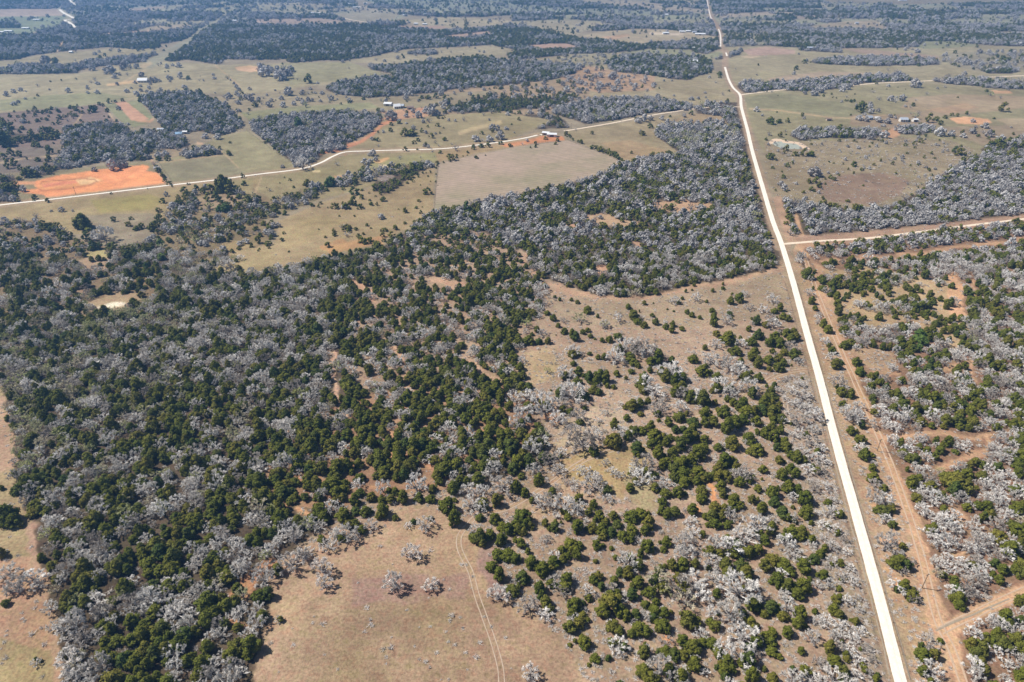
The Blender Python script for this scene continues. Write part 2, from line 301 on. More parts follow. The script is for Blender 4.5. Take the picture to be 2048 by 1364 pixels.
# --- big woods: central
W([(868, 427), (1000, 396), (1110, 374), (1200, 352), (1235, 330), (1330, 308), (1362, 308), (1340, 292), (1308, 268), (1320, 251), (1420, 246), (1500, 270), (1512, 320), (1532, 385), (1556, 475), (1562, 532), (1500, 550), (1420, 566), (1350, 572), (1300, 590), (1220, 594), (1160, 580), (1110, 565), (1070, 535), (1045, 500), (1010, 482), (960, 470), (900, 470)], .95, .4, .05)
paint([(1308, 268), (1320, 251), (1420, 246), (1500, 270), (1505, 300), (1420, 300), (1362, 308)], k=.1, l=.35)
W([(1060, 500), (1150, 470), (1300, 455), (1560, 440), (1562, 532), (1420, 566), (1300, 590), (1160, 580), (1090, 550)], .98, .46, .0, .86)
Fd([(1165, 432), (1210, 425), (1245, 440), (1290, 445), (1300, 452), (1230, 455), (1180, 448)], (196, 168, 140), d=.12)
Fd([(1300, 405), (1360, 398), (1425, 408), (1430, 420), (1350, 425), (1310, 418)], (198, 166, 138), d=.2)
Fd([(1125, 445), (1160, 440), (1165, 452), (1130, 458)], (196, 160, 138), d=.2)
Fd([(1195, 530), (1210, 528), (1218, 545), (1205, 555), (1194, 545)], (200, 162, 138), d=.03); Fd([(1264, 485), (1282, 482), (1285, 495), (1268, 500)], (196, 160, 138), d=.1)
# big woods: left
W([(-300, 460), (60, 442), (130, 462), (160, 485), (260, 500), (300, 480), (420, 546), (520, 549), (640, 521), (700, 510), (770, 486), (830, 455), (868, 427), (960, 455), (1040, 500), (1092, 560), (1098, 610), (1080, 650), (1095, 700), (1030, 750), (1070, 790), (1080, 850), (1100, 880), (1060, 935), (990, 960), (900, 978), (800, 992), (700, 1000), (680, 1035), (610, 1085), (552, 1125), (538, 1190), (520, 1290), (502, 1370), (490, 1700), (160, 1700), (122, 1370), (92, 1200), (62, 1050), (32, 940), (12, 800), (0, 740), (-300, 740)], .97, .48, .14)
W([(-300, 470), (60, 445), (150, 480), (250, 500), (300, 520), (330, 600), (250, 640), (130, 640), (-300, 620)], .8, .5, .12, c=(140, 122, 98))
paint([(0, 600), (140, 590), (300, 600), (380, 680), (330, 800), (180, 900), (40, 940), (10, 800), (0, 740)], d=.98, k=.36, l=.55)
paint([(380, 560), (520, 556), (660, 560), (620, 640), (500, 650), (400, 620)], d=.99, k=.36, l=.06)
paint([(400, 640), (600, 650), (660, 700), (670, 800), (560, 880), (420, 800), (350, 720)], d=.99, k=.42, l=.05)
paint([(320, 520), (450, 500), (480, 520), (420, 545), (330, 560)], d=.75, k=.25, l=.35)
paint([(660, 560), (720, 540), (720, 700), (660, 700), (650, 620)], d=.99, k=.7)
W([(720, 540), (830, 470), (960, 460), (1040, 500), (1090, 560), (1098, 610), (1080, 650), (1095, 700), (1040, 745), (900, 735), (780, 760), (700, 790), (690, 700)], .88, .62, .02, .95, c=(172, 148, 128), b=.4)
W([(540, 880), (700, 800), (860, 760), (1000, 770), (1070, 800), (1080, 850), (1030, 900), (940, 930), (880, 985), (700, 1000), (690, 1025), (600, 1010), (520, 1000)], .945, .74, .0, 1.0, c=(164, 132, 108))
W([(100, 1100), (300, 1050), (520, 1040), (600, 1090), (540, 1140), (500, 1290), (490, 1370), (490, 1700), (170, 1700), (122, 1370)], .93, .5, .05, 1.05)
Fd([(490, 500), (420, 545), (475, 505)], TAN)
paint([(430, 1200), (470, 1170), (540, 1110), (555, 1125), (500, 1190), (470, 1230), (440, 1250)], (196, 150, 118), .35)
# sandy clearings in the upper left wood
Fd([(150, 520), (215, 505), (220, 540), (170, 548)], (178, 154, 130), d=.2); Fd([(100, 585), (160, 580), (170, 610), (110, 620)], (170, 144, 122), d=.3)
Fd([(165, 505), (215, 498), (215, 515), (180, 515)], (176, 164, 118), d=.1)
Fd([(180, 600), (230, 585), (280, 590), (285, 605), (240, 622), (190, 618)], (178, 156, 128), d=.0, b=.1)
Fd([(192, 615), (205, 607), (235, 605), (258, 608), (256, 614), (225, 616), (205, 622)], (240, 232, 214), d=0, b=0)
Fd([(430, 495), (470, 480), (510, 490), (470, 510)], (176, 156, 120), d=.12)
# left clearing
Fd([(-300, 740), (0, 745), (12, 800), (32, 940), (62, 1050), (92, 1200), (122, 1370), (160, 1700), (-300, 1700)], (172, 154, 122), d=.0, b=.04)
Fd([(-300, 790), (8, 790), (34, 900), (30, 940), (-300, 960)], (186, 158, 136), d=.0, b=.2)
Fd([(-300, 1120), (60, 1110), (92, 1200), (120, 1300), (60, 1290), (-300, 1200)], (190, 158, 134), d=0, b=.1)
band([(60, 1050), (92, 1200), (122, 1370)], 10, (186, 156, 136), 0)
# little clearings strip
band([(662, 708), (668, 760), (680, 810), (688, 838)], [6, 7, 6, 4], (206, 172, 150), 0)
band([(690, 560), (745, 580), (752, 600)], [5, 5, 4], (206, 168, 142), .0)
band([(865, 560), (900, 572), (928, 568)], [5, 7, 6], (200, 164, 142), .0)
band([(790, 700), (812, 740), (800, 770), (830, 790)], [6, 6, 5, 3], (204, 168, 142), .05)
band([(925, 720), (960, 745), (1000, 760)], [8, 10, 9], (196, 166, 142), .06)
for q in ((700, 925), (745, 975), (560, 1000), (600, 955), (800, 905), (790, 870), (955, 860), (860, 930), (770, 900), (470, 1245), (610, 1015)):
    band([(q[0] - 12, q[1] + R.uniform(-5, 5)), (q[0] + 8, q[1] + R.uniform(-5, 8)), (q[0] + 16, q[1] + 14)], [5, 7, 4], (204, 158, 126), .0)
# --- open scrub in the centre (its larger trees are listed one by one below)
Fd([(1045, 500), (1075, 538), (1110, 567), (1160, 582), (1220, 596), (1300, 592), (1350, 574), (1500, 552), (1562, 534), (1600, 640), (1640, 760), (1700, 980), (1780, 1240), (1812, 1370), (1860, 1700), (490, 1700), (502, 1370), (520, 1290), (538, 1190), (552, 1125), (610, 1087), (680, 1037), (700, 1002), (800, 993), (900, 979), (990, 961), (1060, 936), (1104, 880), (1082, 850), (1072, 790), (1032, 750), (1097, 700), (1082, 650), (1100, 610), (1092, 560)], (178, 155, 136), d=.075, k=.55, b=.88, s=.42)
Fd([(1100, 590), (1300, 600), (1560, 545), (1590, 620), (1500, 640), (1300, 660), (1110, 640)], (174, 155, 134), d=.09, k=.6, b=.85, s=.42)
Fd([(1040, 700), (1110, 690), (1120, 760), (1060, 770)], (182, 160, 132), d=.06, b=.7, s=.6)
Fd([(1120, 830), (1260, 800), (1240, 860), (1140, 900), (1110, 880)], (186, 166, 146), d=.34, k=.08, b=.9, s=.6)
Fd([(1125, 930), (1160, 905), (1260, 880), (1290, 890), (1300, 930), (1240, 1000), (1180, 960), (1130, 950)], (176, 154, 118), d=.0, b=.15)
Fd([(1240, 940), (1300, 930), (1320, 1010), (1270, 1020)], (172, 158, 126), d=.0, b=.15)
Fd([(1020, 985), (1120, 960), (1200, 985), (1180, 1040), (1050, 1050)], (188, 164, 140), d=.3, k=.08, b=.9, s=.6)
Fd([(552, 1125), (700, 1050), (830, 1010), (930, 1035), (975, 1110), (1010, 1200), (1120, 1270), (1180, 1370), (1220, 1700), (490, 1700), (502, 1370), (520, 1290), (538, 1190)], (182, 156, 134), d=.0, b=.05)
Fd([(620, 1200), (760, 1200), (900, 1230), (960, 1370), (980, 1700), (560, 1700), (560, 1300)], (174, 151, 128), d=.0, b=.09)
Fd([(955, 1090), (990, 1100), (1010, 1190), (985, 1190), (960, 1140)], (170, 142, 136), d=.0, b=.1)
Fd([(700, 1150), (940, 1150), (940, 1200), (700, 1210)], (176, 148, 136), d=0, b=.05)
paint([(1560, 745), (1600, 740), (1640, 780), (1690, 960), (1760, 1220), (1790, 1370), (1700, 1370), (1640, 1180), (1590, 960), (1570, 850)], (172, 154, 138), .52, .07, 0, .95, .68)
for q, r_ in (((1422, 985), 12), ((1395, 1020), 9), ((1520, 1095), 8), ((1330, 1285), 8), ((1100, 835), 9), ((1040, 770), 5), ((1215, 1225), 7), ((1560, 1160), 7)):
    band([(q[0] - r_ * .4, q[1] - r_), (q[0], q[1]), (q[0] + r_ * .6, q[1] + r_)], [r_ * .5, r_ * .8, r_ * .5], (226, 166, 122), 0)
# --- right of the road
W([(1545, 396), (1610, 408), (1700, 418), (1762, 418), (1832, 388), (1892, 345), (1945, 312), (2000, 300), (2400, 290), (2400, 420), (2048, 436), (1900, 452), (1800, 457), (1640, 480), (1600, 484), (1570, 440)], .98, .26, .0, .9)
Fd([(1545, 396), (1562, 392), (1590, 480), (1572, 482)], (186, 156, 134), d=.1)
Fd([(1590, 488), (1800, 462), (2048, 440), (2400, 418), (2400, 1700), (1890, 1700), (1800, 1364), (1700, 960), (1640, 740), (1590, 560)], (200, 166, 138), d=.3, k=.5, b=.4)
W([(1600, 496), (1700, 486), (1900, 462), (2048, 450), (2400, 430), (2400, 1700), (1930, 1700), (1905, 1364), (1895, 1290), (1850, 1090), (1800, 960), (1760, 860), (1720, 760), (1670, 620), (1650, 540)], .95, .42, .01, .92, c=(150, 122, 102), b=.35)
Fd([(1650, 540), (1720, 530), (1800, 545), (1900, 560), (1930, 620), (1960, 680), (1900, 700), (1820, 640), (1760, 660), (1680, 650)], (188, 164, 132), d=.48, k=.6, b=.6, s=.85)
Fd([(1890, 540), (1925, 560), (1935, 640), (1900, 630)], (214, 172, 140), d=.1, k=.4, b=.3, s=.8)
Fd([(1690, 690), (1780, 700), (1800, 745), (1730, 740)], (184, 158, 132), d=.35, k=.5, b=.6, s=.8)
Fd([(1500, 450), (1500, 451), (1501, 450)], TAN)
Fd([(1585, 500), (1606, 497), (1660, 640), (1720, 800), (1790, 1000), (1850, 1180), (1890, 1290), (1910, 1400), (1930, 1700), (1850, 1700), (1805, 1364), (1740, 1130), (1690, 950), (1640, 760), (1610, 620)], (186, 158, 132), d=.3, k=.35, b=.75, s=.8)
W([(1596, 505), (1612, 500), (1630, 545), (1612, 556)], .95, .1)
for pts_, w_ in (([(1606, 500), (1640, 600), (1690, 720), (1740, 830), (1790, 950), (1840, 1100), (1872, 1230)], [5, 6, 7, 9, 12, 14, 17]),
                 ([(1755, 880), (1850, 868), (1985, 872)], [7, 7, 6]), ([(1885, 1262), (1960, 1222), (2048, 1182), (2300, 1080)], [16, 14, 14, 16]),
                 ([(1872, 1230), (1905, 1300), (1935, 1400), (2000, 1700)], [16, 12, 13, 20]),
                 ([(1640, 522), (1800, 512), (1900, 498), (2048, 479), (2300, 450)], [3, 3, 4, 4, 4]),
                 ([(1592, 432), (1604, 470), (1610, 500)], [4, 4, 4]),
                 ([(1985, 872), (1960, 905), (1880, 930)], [8, 9, 8]), ([(1880, 930), (1910, 960)], [7, 5]),
                 ([(1895, 1015), (1930, 1030), (1900, 1045)], [5, 8, 6]), ([(1740, 745), (1800, 750)], [3, 3]),
                 ([(1885, 740), (1940, 725), (1950, 760)], [7, 6, 6]), ([(1900, 1110), (1930, 1108)], [6, 6]),
                 ([(1770, 740), (1790, 790)], [5, 4]), ([(1940, 560), (1955, 600)], [5, 5])):
    if pts_[0][0] > 1750 and len(pts_) < 4: w_ = [q * .72 for q in w_]
    band(pts_, [q * 1.0 for q in w_], (204, 168, 138), 0, b=.04)
    band(pts_, [q * 1.2 + 3 for q in w_], None, 0)
band([(1575, 480), (1700, 474), (1850, 458), (2048, 436), (2300, 410)], [8, 9, 8, 8, 8], (188, 158, 138), 0)
for q in ((1740, 1130), (1760, 1080), (1770, 1160), (1720, 1010)):
    band([(q[0], q[1]), (q[0] + 45, q[1] + 12)], [6, 8], (212, 170, 134))
# verge of the main road, tracks without trees
MAIN = [(1413, -8), (1415, 5), (1420, 30), (1424, 38), (1437, 58), (1441, 72), (1441, 93), (1452, 105), (1450, 125), (1451, 138), (1457, 158), (1466, 175), (1480, 190), (1483, 215), (1495, 260), (1504, 300), (1524, 370), (1545, 440), (1562, 485), (1585, 560), (1612, 660), (1640, 760), (1668, 870), (1700, 985), (1735, 1110), (1770, 1240), (1803, 1370), (1880, 1660)]
band(MAIN, [2 + 0.018 * max(v + 120, 0) for u, v in MAIN], (176, 154, 132), 0, b=.25)
MIDR = [(-300, 447), (0, 410), (90, 400), (200, 387), (334, 371), (430, 360), (512, 349), (600, 338), (640, 326), (665, 313), (690, 304), (730, 302), (800, 300), (870, 298), (920, 294), (1000, 284), (1050, 276), (1075, 270)]
band(MIDR, 5, (176, 156, 130), 0)
band([(335, 368), (318, 344), (302, 318)], 3, (190, 160, 134), .3)
TRAILS = {
 'curve': ([(1046, 505), (1060, 540), (1085, 566), (1130, 582), (1200, 594), (1290, 596), (1350, 580), (1430, 568), (1500, 552), (1560, 536)], (194, 162, 138), 4),
 'grassy': ([(1130, 945), (1180, 915), (1240, 895), (1280, 870), (1330, 858), (1390, 836), (1450, 815), (1520, 770), (1560, 748), (1620, 738)], (190, 162, 134), 4),
 'lower': ([(935, 1052), (960, 1028), (1010, 1018), (1060, 992), (1100, 968), (1130, 945)], (194, 164, 138), 5),
}
for nm, (pp, cc, ww) in TRAILS.items(): band(pp, ww, cc, 0, b=.05)
band([(300, 127), (340, 104), (375, 84), (400, 62), (430, 45), (455, 24), (475, 17)], [10, 9, 6, 4, 3, 2, 2], (162, 158, 136), 0)
band([(300, 127), (285, 133)], 4, (190, 172, 140), 0)
band([(245, 165), (262, 155), (290, 140)], [1.4, 1.2, 1], (206, 184, 150), 0)
band([(215, 170), (262, 164), (300, 162)], [2.5, 2.5, 1.5], (220, 190, 150), 0)
band([(119, 19), (128, 26), (147, 37), (130, 40), (140, 46), (151, 57)], 4, (176, 170, 150), 0)
band([(133, -8), (141, 3), (150, 10)], 4, (176, 170, 150), 0)
for x_, y_ in ((470, 222), (60, 195), (290, 195)): pass
# fence line paths in the pastures
for pp in ([(210, 214), (235, 250)], [(0, 282), (30, 300)], [(120, 262), (130, 300), (115, 330)], [(0, 325), (60, 316), (125, 310)], [(164, 228), (145, 255)], [(440, 300), (478, 336)], [(430, 130), (480, 172)], [(1500, 218), (1560, 221), (1660, 235), (1690, 236), (1770, 230)], [(318, 325), (440, 310)], [(505, 400), (524, 352)]):
    band(pp, 1.3, (192, 170, 138), 0)

# the farthest country breaks up into strips of pasture between the woods
_u, _v = np.meshgrid(np.arange(RW) + U0 + .5, np.arange(0, 192) + V0 + .5)
_x, _y = ground_at(_u, np.maximum(_v, -116.5))
_n = fbm(_x / 300, _y / 210, 91, 3); _m = (_n > .535) & (RD[:192] > .5) & (_v < 50)
_c = fbm(_x / 500, _y / 400, 92, 2)[..., None]
RC[:192] = np.where(_m[..., None], np.array((178, 164, 144)) * _c + np.array((150, 156, 130)) * (1 - _c), RC[:192]); RD[:192] = np.where(_m, .09, RD[:192])
def blur(A, n=1):
    for _ in range(n):
        A = (A + np.roll(A, 1, 0) + np.roll(A, -1, 0) + np.roll(A, 1, 1) + np.roll(A, -1, 1)) / 5.0
    return A
lower = blur(RC.copy(), 14); upper = blur(RC.copy(), 1)
fm = np.clip((np.arange(RH) + V0 - 250) / 500.0, 0, 1)[:, None, None]
RC = upper * (1 - fm * .8) + lower * fm * .8

def sample(A, u, v):
    i = np.clip((v - V0).astype(int), 0, RH - 1); j = np.clip((u - U0).astype(int), 0, RW - 1)
    return A[i, j]
def lin(c):
    c = np.asarray(c, float) / 255.0
    return np.where(c <= .04045, c / 12.92, ((c + .055) / 1.055) ** 2.4)

# ------------------------------------------------------------------ helpers for objects
def tag(o, label=None, cat=None, group=None, kind=None):
    if label: o["label"] = label
    if cat: o["category"] = cat
    if group: o["group"] = group
    if kind: o["kind"] = kind
    return o
def link(o, parent=None):
    COL.objects.link(o)
    if parent is not None: o.parent = parent
    return o
def mesh_obj(name, me, parent=None): return link(bpy.data.objects.new(name, me), parent)
def thing(name, label, cat, loc, rz=0, group=None):
    o = bpy.data.objects.new(name, None); COL.objects.link(o); o.empty_display_size = .3
    o.location = loc; o.rotation_euler = (0, 0, rz)
    return tag(o, label, cat, group)
def mk_mesh(name, verts, faces, mats=(), midx=None, smooth=False):
    me = bpy.data.meshes.new(name)
    me.from_pydata([tuple(map(float, v)) for v in verts], [], faces)
    for m in mats: me.materials.append(m)
    if midx is not None: me.polygons.foreach_set('material_index', np.asarray(midx, np.int32))
    if smooth: me.polygons.foreach_set('use_smooth', np.ones(len(faces), bool))
    me.update(); return me

class NT:
    def __init__(s, name, rough=.9, spec=.2):
        s.m = bpy.data.materials.new(name); s.m.use_nodes = True
        s.t = s.m.node_tree; s.n = s.t.nodes; s.b = s.n["Principled BSDF"]
        s.b.inputs["Roughness"].default_value = rough
        s.b.inputs["Specular IOR Level"].default_value = spec
    def add(s, typ, **kw):
        n = s.n.new(typ)
        for k, v in kw.items(): setattr(n, k, v)
        return n
    def L(s, a, b): s.t.links.new(a, b)
    def noise(s, scale, detail=3, coord=None, rough=.55):
        n = s.add("ShaderNodeTexNoise"); n.inputs["Scale"].default_value = scale; n.inputs["Detail"].default_value = detail
        n.inputs["Roughness"].default_value = rough
        if coord is not None: s.L(coord, n.inputs["Vector"])
        return n.outputs["Fac"]
    def ramp(s, fac, stops):
        r = s.add("ShaderNodeValToRGB"); e = r.color_ramp.elements
        while len(e) < len(stops): e.new(.5)
        for i, (p, c) in enumerate(stops): e[i].position = p; e[i].color = (*c, 1)
        s.L(fac, r.inputs[0]); return r.outputs[0]
    def mix(s, a, b, fac, mode='MIX'):
        m = s.add("ShaderNodeMix", data_type='RGBA', blend_type=mode)
        for sock, val in ((m.inputs[6], a), (m.inputs[7], b), (m.inputs[0], fac)):
            if hasattr(val, 'is_output'): s.L(val, sock)
            elif isinstance(val, tuple): sock.default_value = (*val, 1)
            else: sock.default_value = val
        return m.outputs[2]
    def bump(s, h, dist, strength=.6):
        b = s.add("ShaderNodeBump"); b.inputs["Distance"].default_value = dist; b.inputs["Strength"].default_value = strength
        s.L(h, b.inputs["Height"]); s.L(b.outputs[0], s.b.inputs["Normal"])
def objcoord(t): return t.add("ShaderNodeTexCoord").outputs["Object"]

def plain_mat(name, c, var=.25, scale=2.0, rough=.85, metal=0):
    t = NT(name, rough); co = objcoord(t)
    k = t.ramp(t.noise(scale, 4, co), [(.3, tuple(x * (1 - var) for x in c)), (.7, tuple(min(x * (1 + var), 1) for x in c))])
    t.L(k, t.b.inputs["Base Color"]); t.b.inputs["Metallic"].default_value = metal
    return t.m
def foliage_mat(name, cols, trans=0.0):
    """leaf or twig colour varies from tree to tree and from clump to clump"""
    t = NT(name, .8, .15); co = objcoord(t)
    oi = t.add("ShaderNodeObjectInfo").outputs["Random"]
    base = t.ramp(oi, [(i / (len(cols) - 1), c) for i, c in enumerate(cols)])
    n = t.noise(7.0, 2, co)
    v = t.ramp(n, [(.32, (.55, .55, .55)), (.68, (1.4, 1.4, 1.4))])
    t.L(t.mix(base, v, 1.0, 'MULTIPLY'), t.b.inputs["Base Color"])
    return t.m
M = {}
M['cedar'] = foliage_mat("cedar_foliage", [(.088, .108, .012), (.145, .148, .018), (.112, .128, .016), (.165, .148, .024), (.072, .102, .020)])
M['bare'] = foliage_mat("grey_twigs", [(.58, .55, .505), (.82, .79, .75), (.72, .69, .65), (.40, .35, .30), (.84, .815, .78)])
M['bare_far'] = foliage_mat("shaded_grey_twig_masses", [(.36, .345, .33), (.50, .485, .47), (.42, .405, .39), (.30, .275, .255), (.54, .525, .51)])  # darker than the near twigs: shade between fine twigs is put into the colour
M['pale'] = foliage_mat("pale_lichen_twigs", [(.80, .76, .71), (.74, .69, .64)])
M['bud'] = foliage_mat("budding_twigs", [(.46, .44, .27), (.40, .42, .17), (.52, .46, .34), (.44, .40, .27), (.38, .41, .17)])
M['green'] = foliage_mat("fresh_green_leaves", [(.09, .15, .03), (.13, .18, .035), (.08, .13, .025)])
M['brush'] = foliage_mat("dry_brush_twigs", [(.62, .57, .52), (.52, .47, .42), (.68, .63, .58), (.44, .40, .34)])
M['bark'] = plain_mat("bark", (.16, .12, .095), .3, 8)
M['barkgrey'] = plain_mat("grey_bark", (.34, .31, .29), .3, 8)

# ------------------------------------------------------------------ tree meshes (unit crown diameter = 1)
class Acc:
    def __init__(s): s.v = []; s.f = []; s.m = []
    def seg(s, a, b, r0, r1, mi=0, sides=3):
        a = Vector(a); b = Vector(b); d = (b - a)
        if d.length < 1e-6: return
        d.normalize(); x = d.orthogonal().normalized(); y = d.cross(x)
        k = len(s.v)
        for i in range(sides):
            c, q = math.cos(2 * math.pi * i / sides), math.sin(2 * math.pi * i / sides)
            s.v.append(a + (x * c + y * q) * r0)
        if r1 > 0:
            for i in range(sides):
                c, q = math.cos(2 * math.pi * i / sides), math.sin(2 * math.pi * i / sides)
                s.v.append(b + (x * c + y * q) * r1)
            for i in range(sides):
                j = (i + 1) % sides; s.f.append((k + i, k + j, k + sides + j, k + sides + i)); s.m.append(mi)
        else:
            s.v.append(b)
            for i in range(sides): s.f.append((k + i, k + (i + 1) % sides, k + sides)); s.m.append(mi)
    def tri(s, p, n, size, rnd, mi=0):
        n = Vector(n).normalized(); x = n.orthogonal().normalized(); y = n.cross(x)
        a = rnd.uniform(0, 6.28); k = len(s.v)
        for i, rr in enumerate((1.0, .6, .75)):
            t = a + i * 2.1 + rnd.uniform(-.3, .3)
            s.v.append(Vector(p) + (x * math.cos(t) + y * math.sin(t)) * size * rr + n * rnd.uniform(-.3, .5) * size)
        s.f.append((k, k + 1, k + 2)); s.m.append(mi)
    def mesh(s, name, mats): return mk_mesh(name, s.v, s.f, mats, s.m)

def rdir(rnd, d, spread):
    v = Vector((rnd.gauss(0, 1), rnd.gauss(0, 1), rnd.gauss(0, 1))).normalized() * spread
    return (Vector(d) + v).normalized()

def bare_tree(seed, limbs=12, br=4, tw=9, tl=2, thick=1.0, height=.72):
    """trunk and crown of a leafless oak: limbs rise to a dome of separate brooms of twigs"""
    rnd = random.Random(seed); T = Acc(); C = Acc()
    fork = Vector((rnd.uniform(-.03, .03), rnd.uniform(-.03, .03), height * .2))
    T.seg((0, 0, -.03), fork, .034 * thick, .028 * thick, 0, 6)
    ox, oy = rnd.uniform(.85, 1.12), rnd.uniform(.85, 1.12)
    for i in range(limbs):
        az = i * 2.4 + rnd.uniform(-.35, .35)
        el = math.asin(min(1, .12 + .86 * (i + .5) / limbs)) + rnd.uniform(-.1, .1)
        R_ = rnd.uniform(.36, .47)
        end = fork + Vector((math.cos(az) * math.cos(el) * ox * R_, math.sin(az) * math.cos(el) * oy * R_, math.sin(el) * (height - fork.z) * R_ / .45))
        mid = fork.lerp(end, .5) + Vector((rnd.uniform(-.03, .03), rnd.uniform(-.03, .03), -.02))
        d2 = (end - mid).normalized()
        T.seg(fork, mid, .017 * thick, .012 * thick, 0, 4); C.seg(mid, end, .011 * thick, .007 * thick)
        for j in range(br):
            s0 = mid.lerp(end, rnd.uniform(.35, .95))
            d3 = rdir(rnd, d2 * .8 + Vector((0, 0, .15)), .9); l3 = rnd.uniform(.06, .13)
            q = s0 + d3 * l3; C.seg(s0, q, .008 * thick, .006 * thick)
            for k in range(tw):
                d4 = rdir(rnd, d3 * .8 + d2 * .5 + Vector((0, 0, .2)), .85); l4 = rnd.uniform(.04, .10)
                s1 = s0.lerp(q, rnd.uniform(.5, 1)); q2 = s1 + d4 * l4; C.seg(s1, q2, .0066 * thick, .0045 * thick if tl else 0)
                for m_ in range(tl):
                    s2 = s1.lerp(q2, rnd.uniform(.3, 1)); d5 = rdir(rnd, d4 * .7 + Vector((0, 0, .15)), .8)
                    C.seg(s2, s2 + d5 * rnd.uniform(.03, .055), .0054 * thick, 0)
    return T, C
def ico(sub):
    import bmesh
    bm = bmesh.new(); bmesh.ops.create_icosphere(bm, subdivisions=sub, radius=1)
    v = [x.co.copy() for x in bm.verts]; f = [tuple(y.index for y in x.verts) for x in bm.faces]; bm.free(); return v, f
ICO = {i: ico(i) for i in (1, 2, 3)}
def cedar_tree(seed, sub=2, tufts=900, tsize=.055, height=.86, boughs=26, cone=.3):
    """dense evergreen crown made of separate boughs with dark gaps, each bristling with leaf sprays"""
    rnd = random.Random(seed); T = Acc(); C = Acc()
    T.seg((0, 0, -.03), (rnd.uniform(-.02, .02), 0, height * .5), .035, .02, 0, 5)
    v, f = ICO[1 if sub < 3 else 2]
    ox, oy = rnd.uniform(.8, 1.15), rnd.uniform(.85, 1.15)
    tops = []
    for i in range(boughs):
        h = (i + .5) / boughs; az = i * 2.4 + rnd.uniform(-.5, .5)
        prof = math.sin(math.pi * min(1, .20 + h * .80)) ** .7 * (1 - cone * h) if h < .9 else .12
        rr = .34 * prof * rnd.uniform(.55, 1.15)
        z = height * (.10 + .80 * h) + rnd.uniform(-.03, .03)
        c = Vector((math.cos(az) * rr * ox, math.sin(az) * rr * oy, z))
        s_ = rnd.uniform(.11, .19) * (1 - .3 * h); ph = rnd.uniform(0, 6)
        k = len(C.v)
        for p in v:
            w = 1 + .22 * math.sin(5 * p.x + ph) * math.sin(6 * p.y + ph) + .15 * math.sin(9 * p.z + 2 * ph)
            C.v.append(Vector((c.x + p.x * s_ * w, c.y + p.y * s_ * w, max(.01, c.z + p.z * s_ * w * .8))))
        C.f += [tuple(a + k for a in t) for t in f]; C.m += [0] * len(f)
        tops.append((c, s_))
    for i in range(tufts):
        c, s_ = tops[rnd.randrange(len(tops))]
        d = Vector((rnd.gauss(0, 1) + c.x * 2.5, rnd.gauss(0, 1) + c.y * 2.5, rnd.gauss(0, 1) + .5)).normalized()
        p = c + d * s_ * rnd.uniform(.9, 1.25); n = (d + Vector((rnd.uniform(-.7, .7), rnd.uniform(-.7, .7), rnd.uniform(-.3, .7)))).normalized()
        if p.z > 0: C.tri(p, n, tsize * rnd.uniform(.6, 1.4), rnd)
    return T, C
def bud_tree(seed, far=False):
    """leafless branches with small new leaves over them"""
    rnd = random.Random(seed + 500)
    T, C = bare_tree(seed, 10, 3 if far else 4, 6, 0 if far else 2, 1.15 if not far else 2.3)
    n = 90 if far else 620
    pts = [C.v[rnd.randrange(len(C.v))] for _ in range(n)]
    for p in pts:
        C.tri(p + Vector((rnd.uniform(-.02, .02), rnd.uniform(-.02, .02), rnd.uniform(0, .03))), rdir(rnd, (0, 0, 1), .8), (.075 if far else .024) * rnd.uniform(.6, 1.3), rnd)
    return T, C
def shrub(seed):
    rnd = random.Random(seed); C = Acc()
    for i in range(30):
        az = rnd.uniform(0, 6.28); el = rnd.uniform(.2, 1.2); ln = rnd.uniform(.25, .55)
        b = Vector((rnd.uniform(-.2, .2), rnd.uniform(-.2, .2), 0))
        q = b + Vector((math.cos(az) * math.cos(el), math.sin(az) * math.cos(el), math.sin(el) * .8)) * ln
        C.seg(b, q, .022, .012)
        for k in range(2): C.seg(b.lerp(q, rnd.uniform(.4, .9)), q + Vector((rnd.uniform(-.2, .2), rnd.uniform(-.2, .2), rnd.uniform(-.05, .2))), .016, 0)
    return C

def proto_mesh(name, T, C, mt, mc):
    A = Acc(); A.v = T.v + C.v; k = len(T.v)
    A.f = list(T.f) + [tuple(i + k for i in f) for f in C.f]; A.m = [0] * len(T.f) + [1] * len(C.f)
    return A.mesh(name, (mt, mc))
SEP = {}    # separate trunk / crown meshes for the individual trees
def sep(kind, T, C, mt, mc):
    SEP.setdefault(kind, []).append((T.mesh(kind + "_trunk", (mt,)), C.mesh(kind + "_crown", (mc,))))
PROTO = {}
def proto(kind, me):
    PROTO.setdefault(kind, []).append(bpy.data.objects.new(kind + "_source", me))
for s_ in range(6):
    T, C = bare_tree(100 + s_, limbs=13, br=5, thick=1.12, tw=12, tl=3, height=(.62, .74, .68, .58, .8, .66)[s_]); sep('bare', T, C, M['barkgrey'], M['bare']); proto('bare_near', proto_mesh("bare_near", T, C, M['barkgrey'], M['bare']))
for s_ in range(6):
    T, C = cedar_tree(200 + s_, 2, 850, .06, height=(.8, .95, .86, .74, 1.05, .85)[s_], cone=(.15, .4, .25, .1, .5, .3)[s_]); sep('cedar', T, C, M['bark'], M['cedar']); proto('cedar_near', proto_mesh("cedar_near", T, C, M['bark'], M['cedar']))
for s_ in range(3):
    T, C = bud_tree(300 + s_); sep('bud', T, C, M['barkgrey'], M['bud']); proto('bud_near', proto_mesh("bud_near", T, C, M['barkgrey'], M['bud']))
for s_ in range(3):
    T, C = bare_tree(180 + s_, limbs=14, br=6, tw=13, tl=3, thick=1.15, height=.7); sep('pale', T, C, M['barkgrey'], M['pale'])
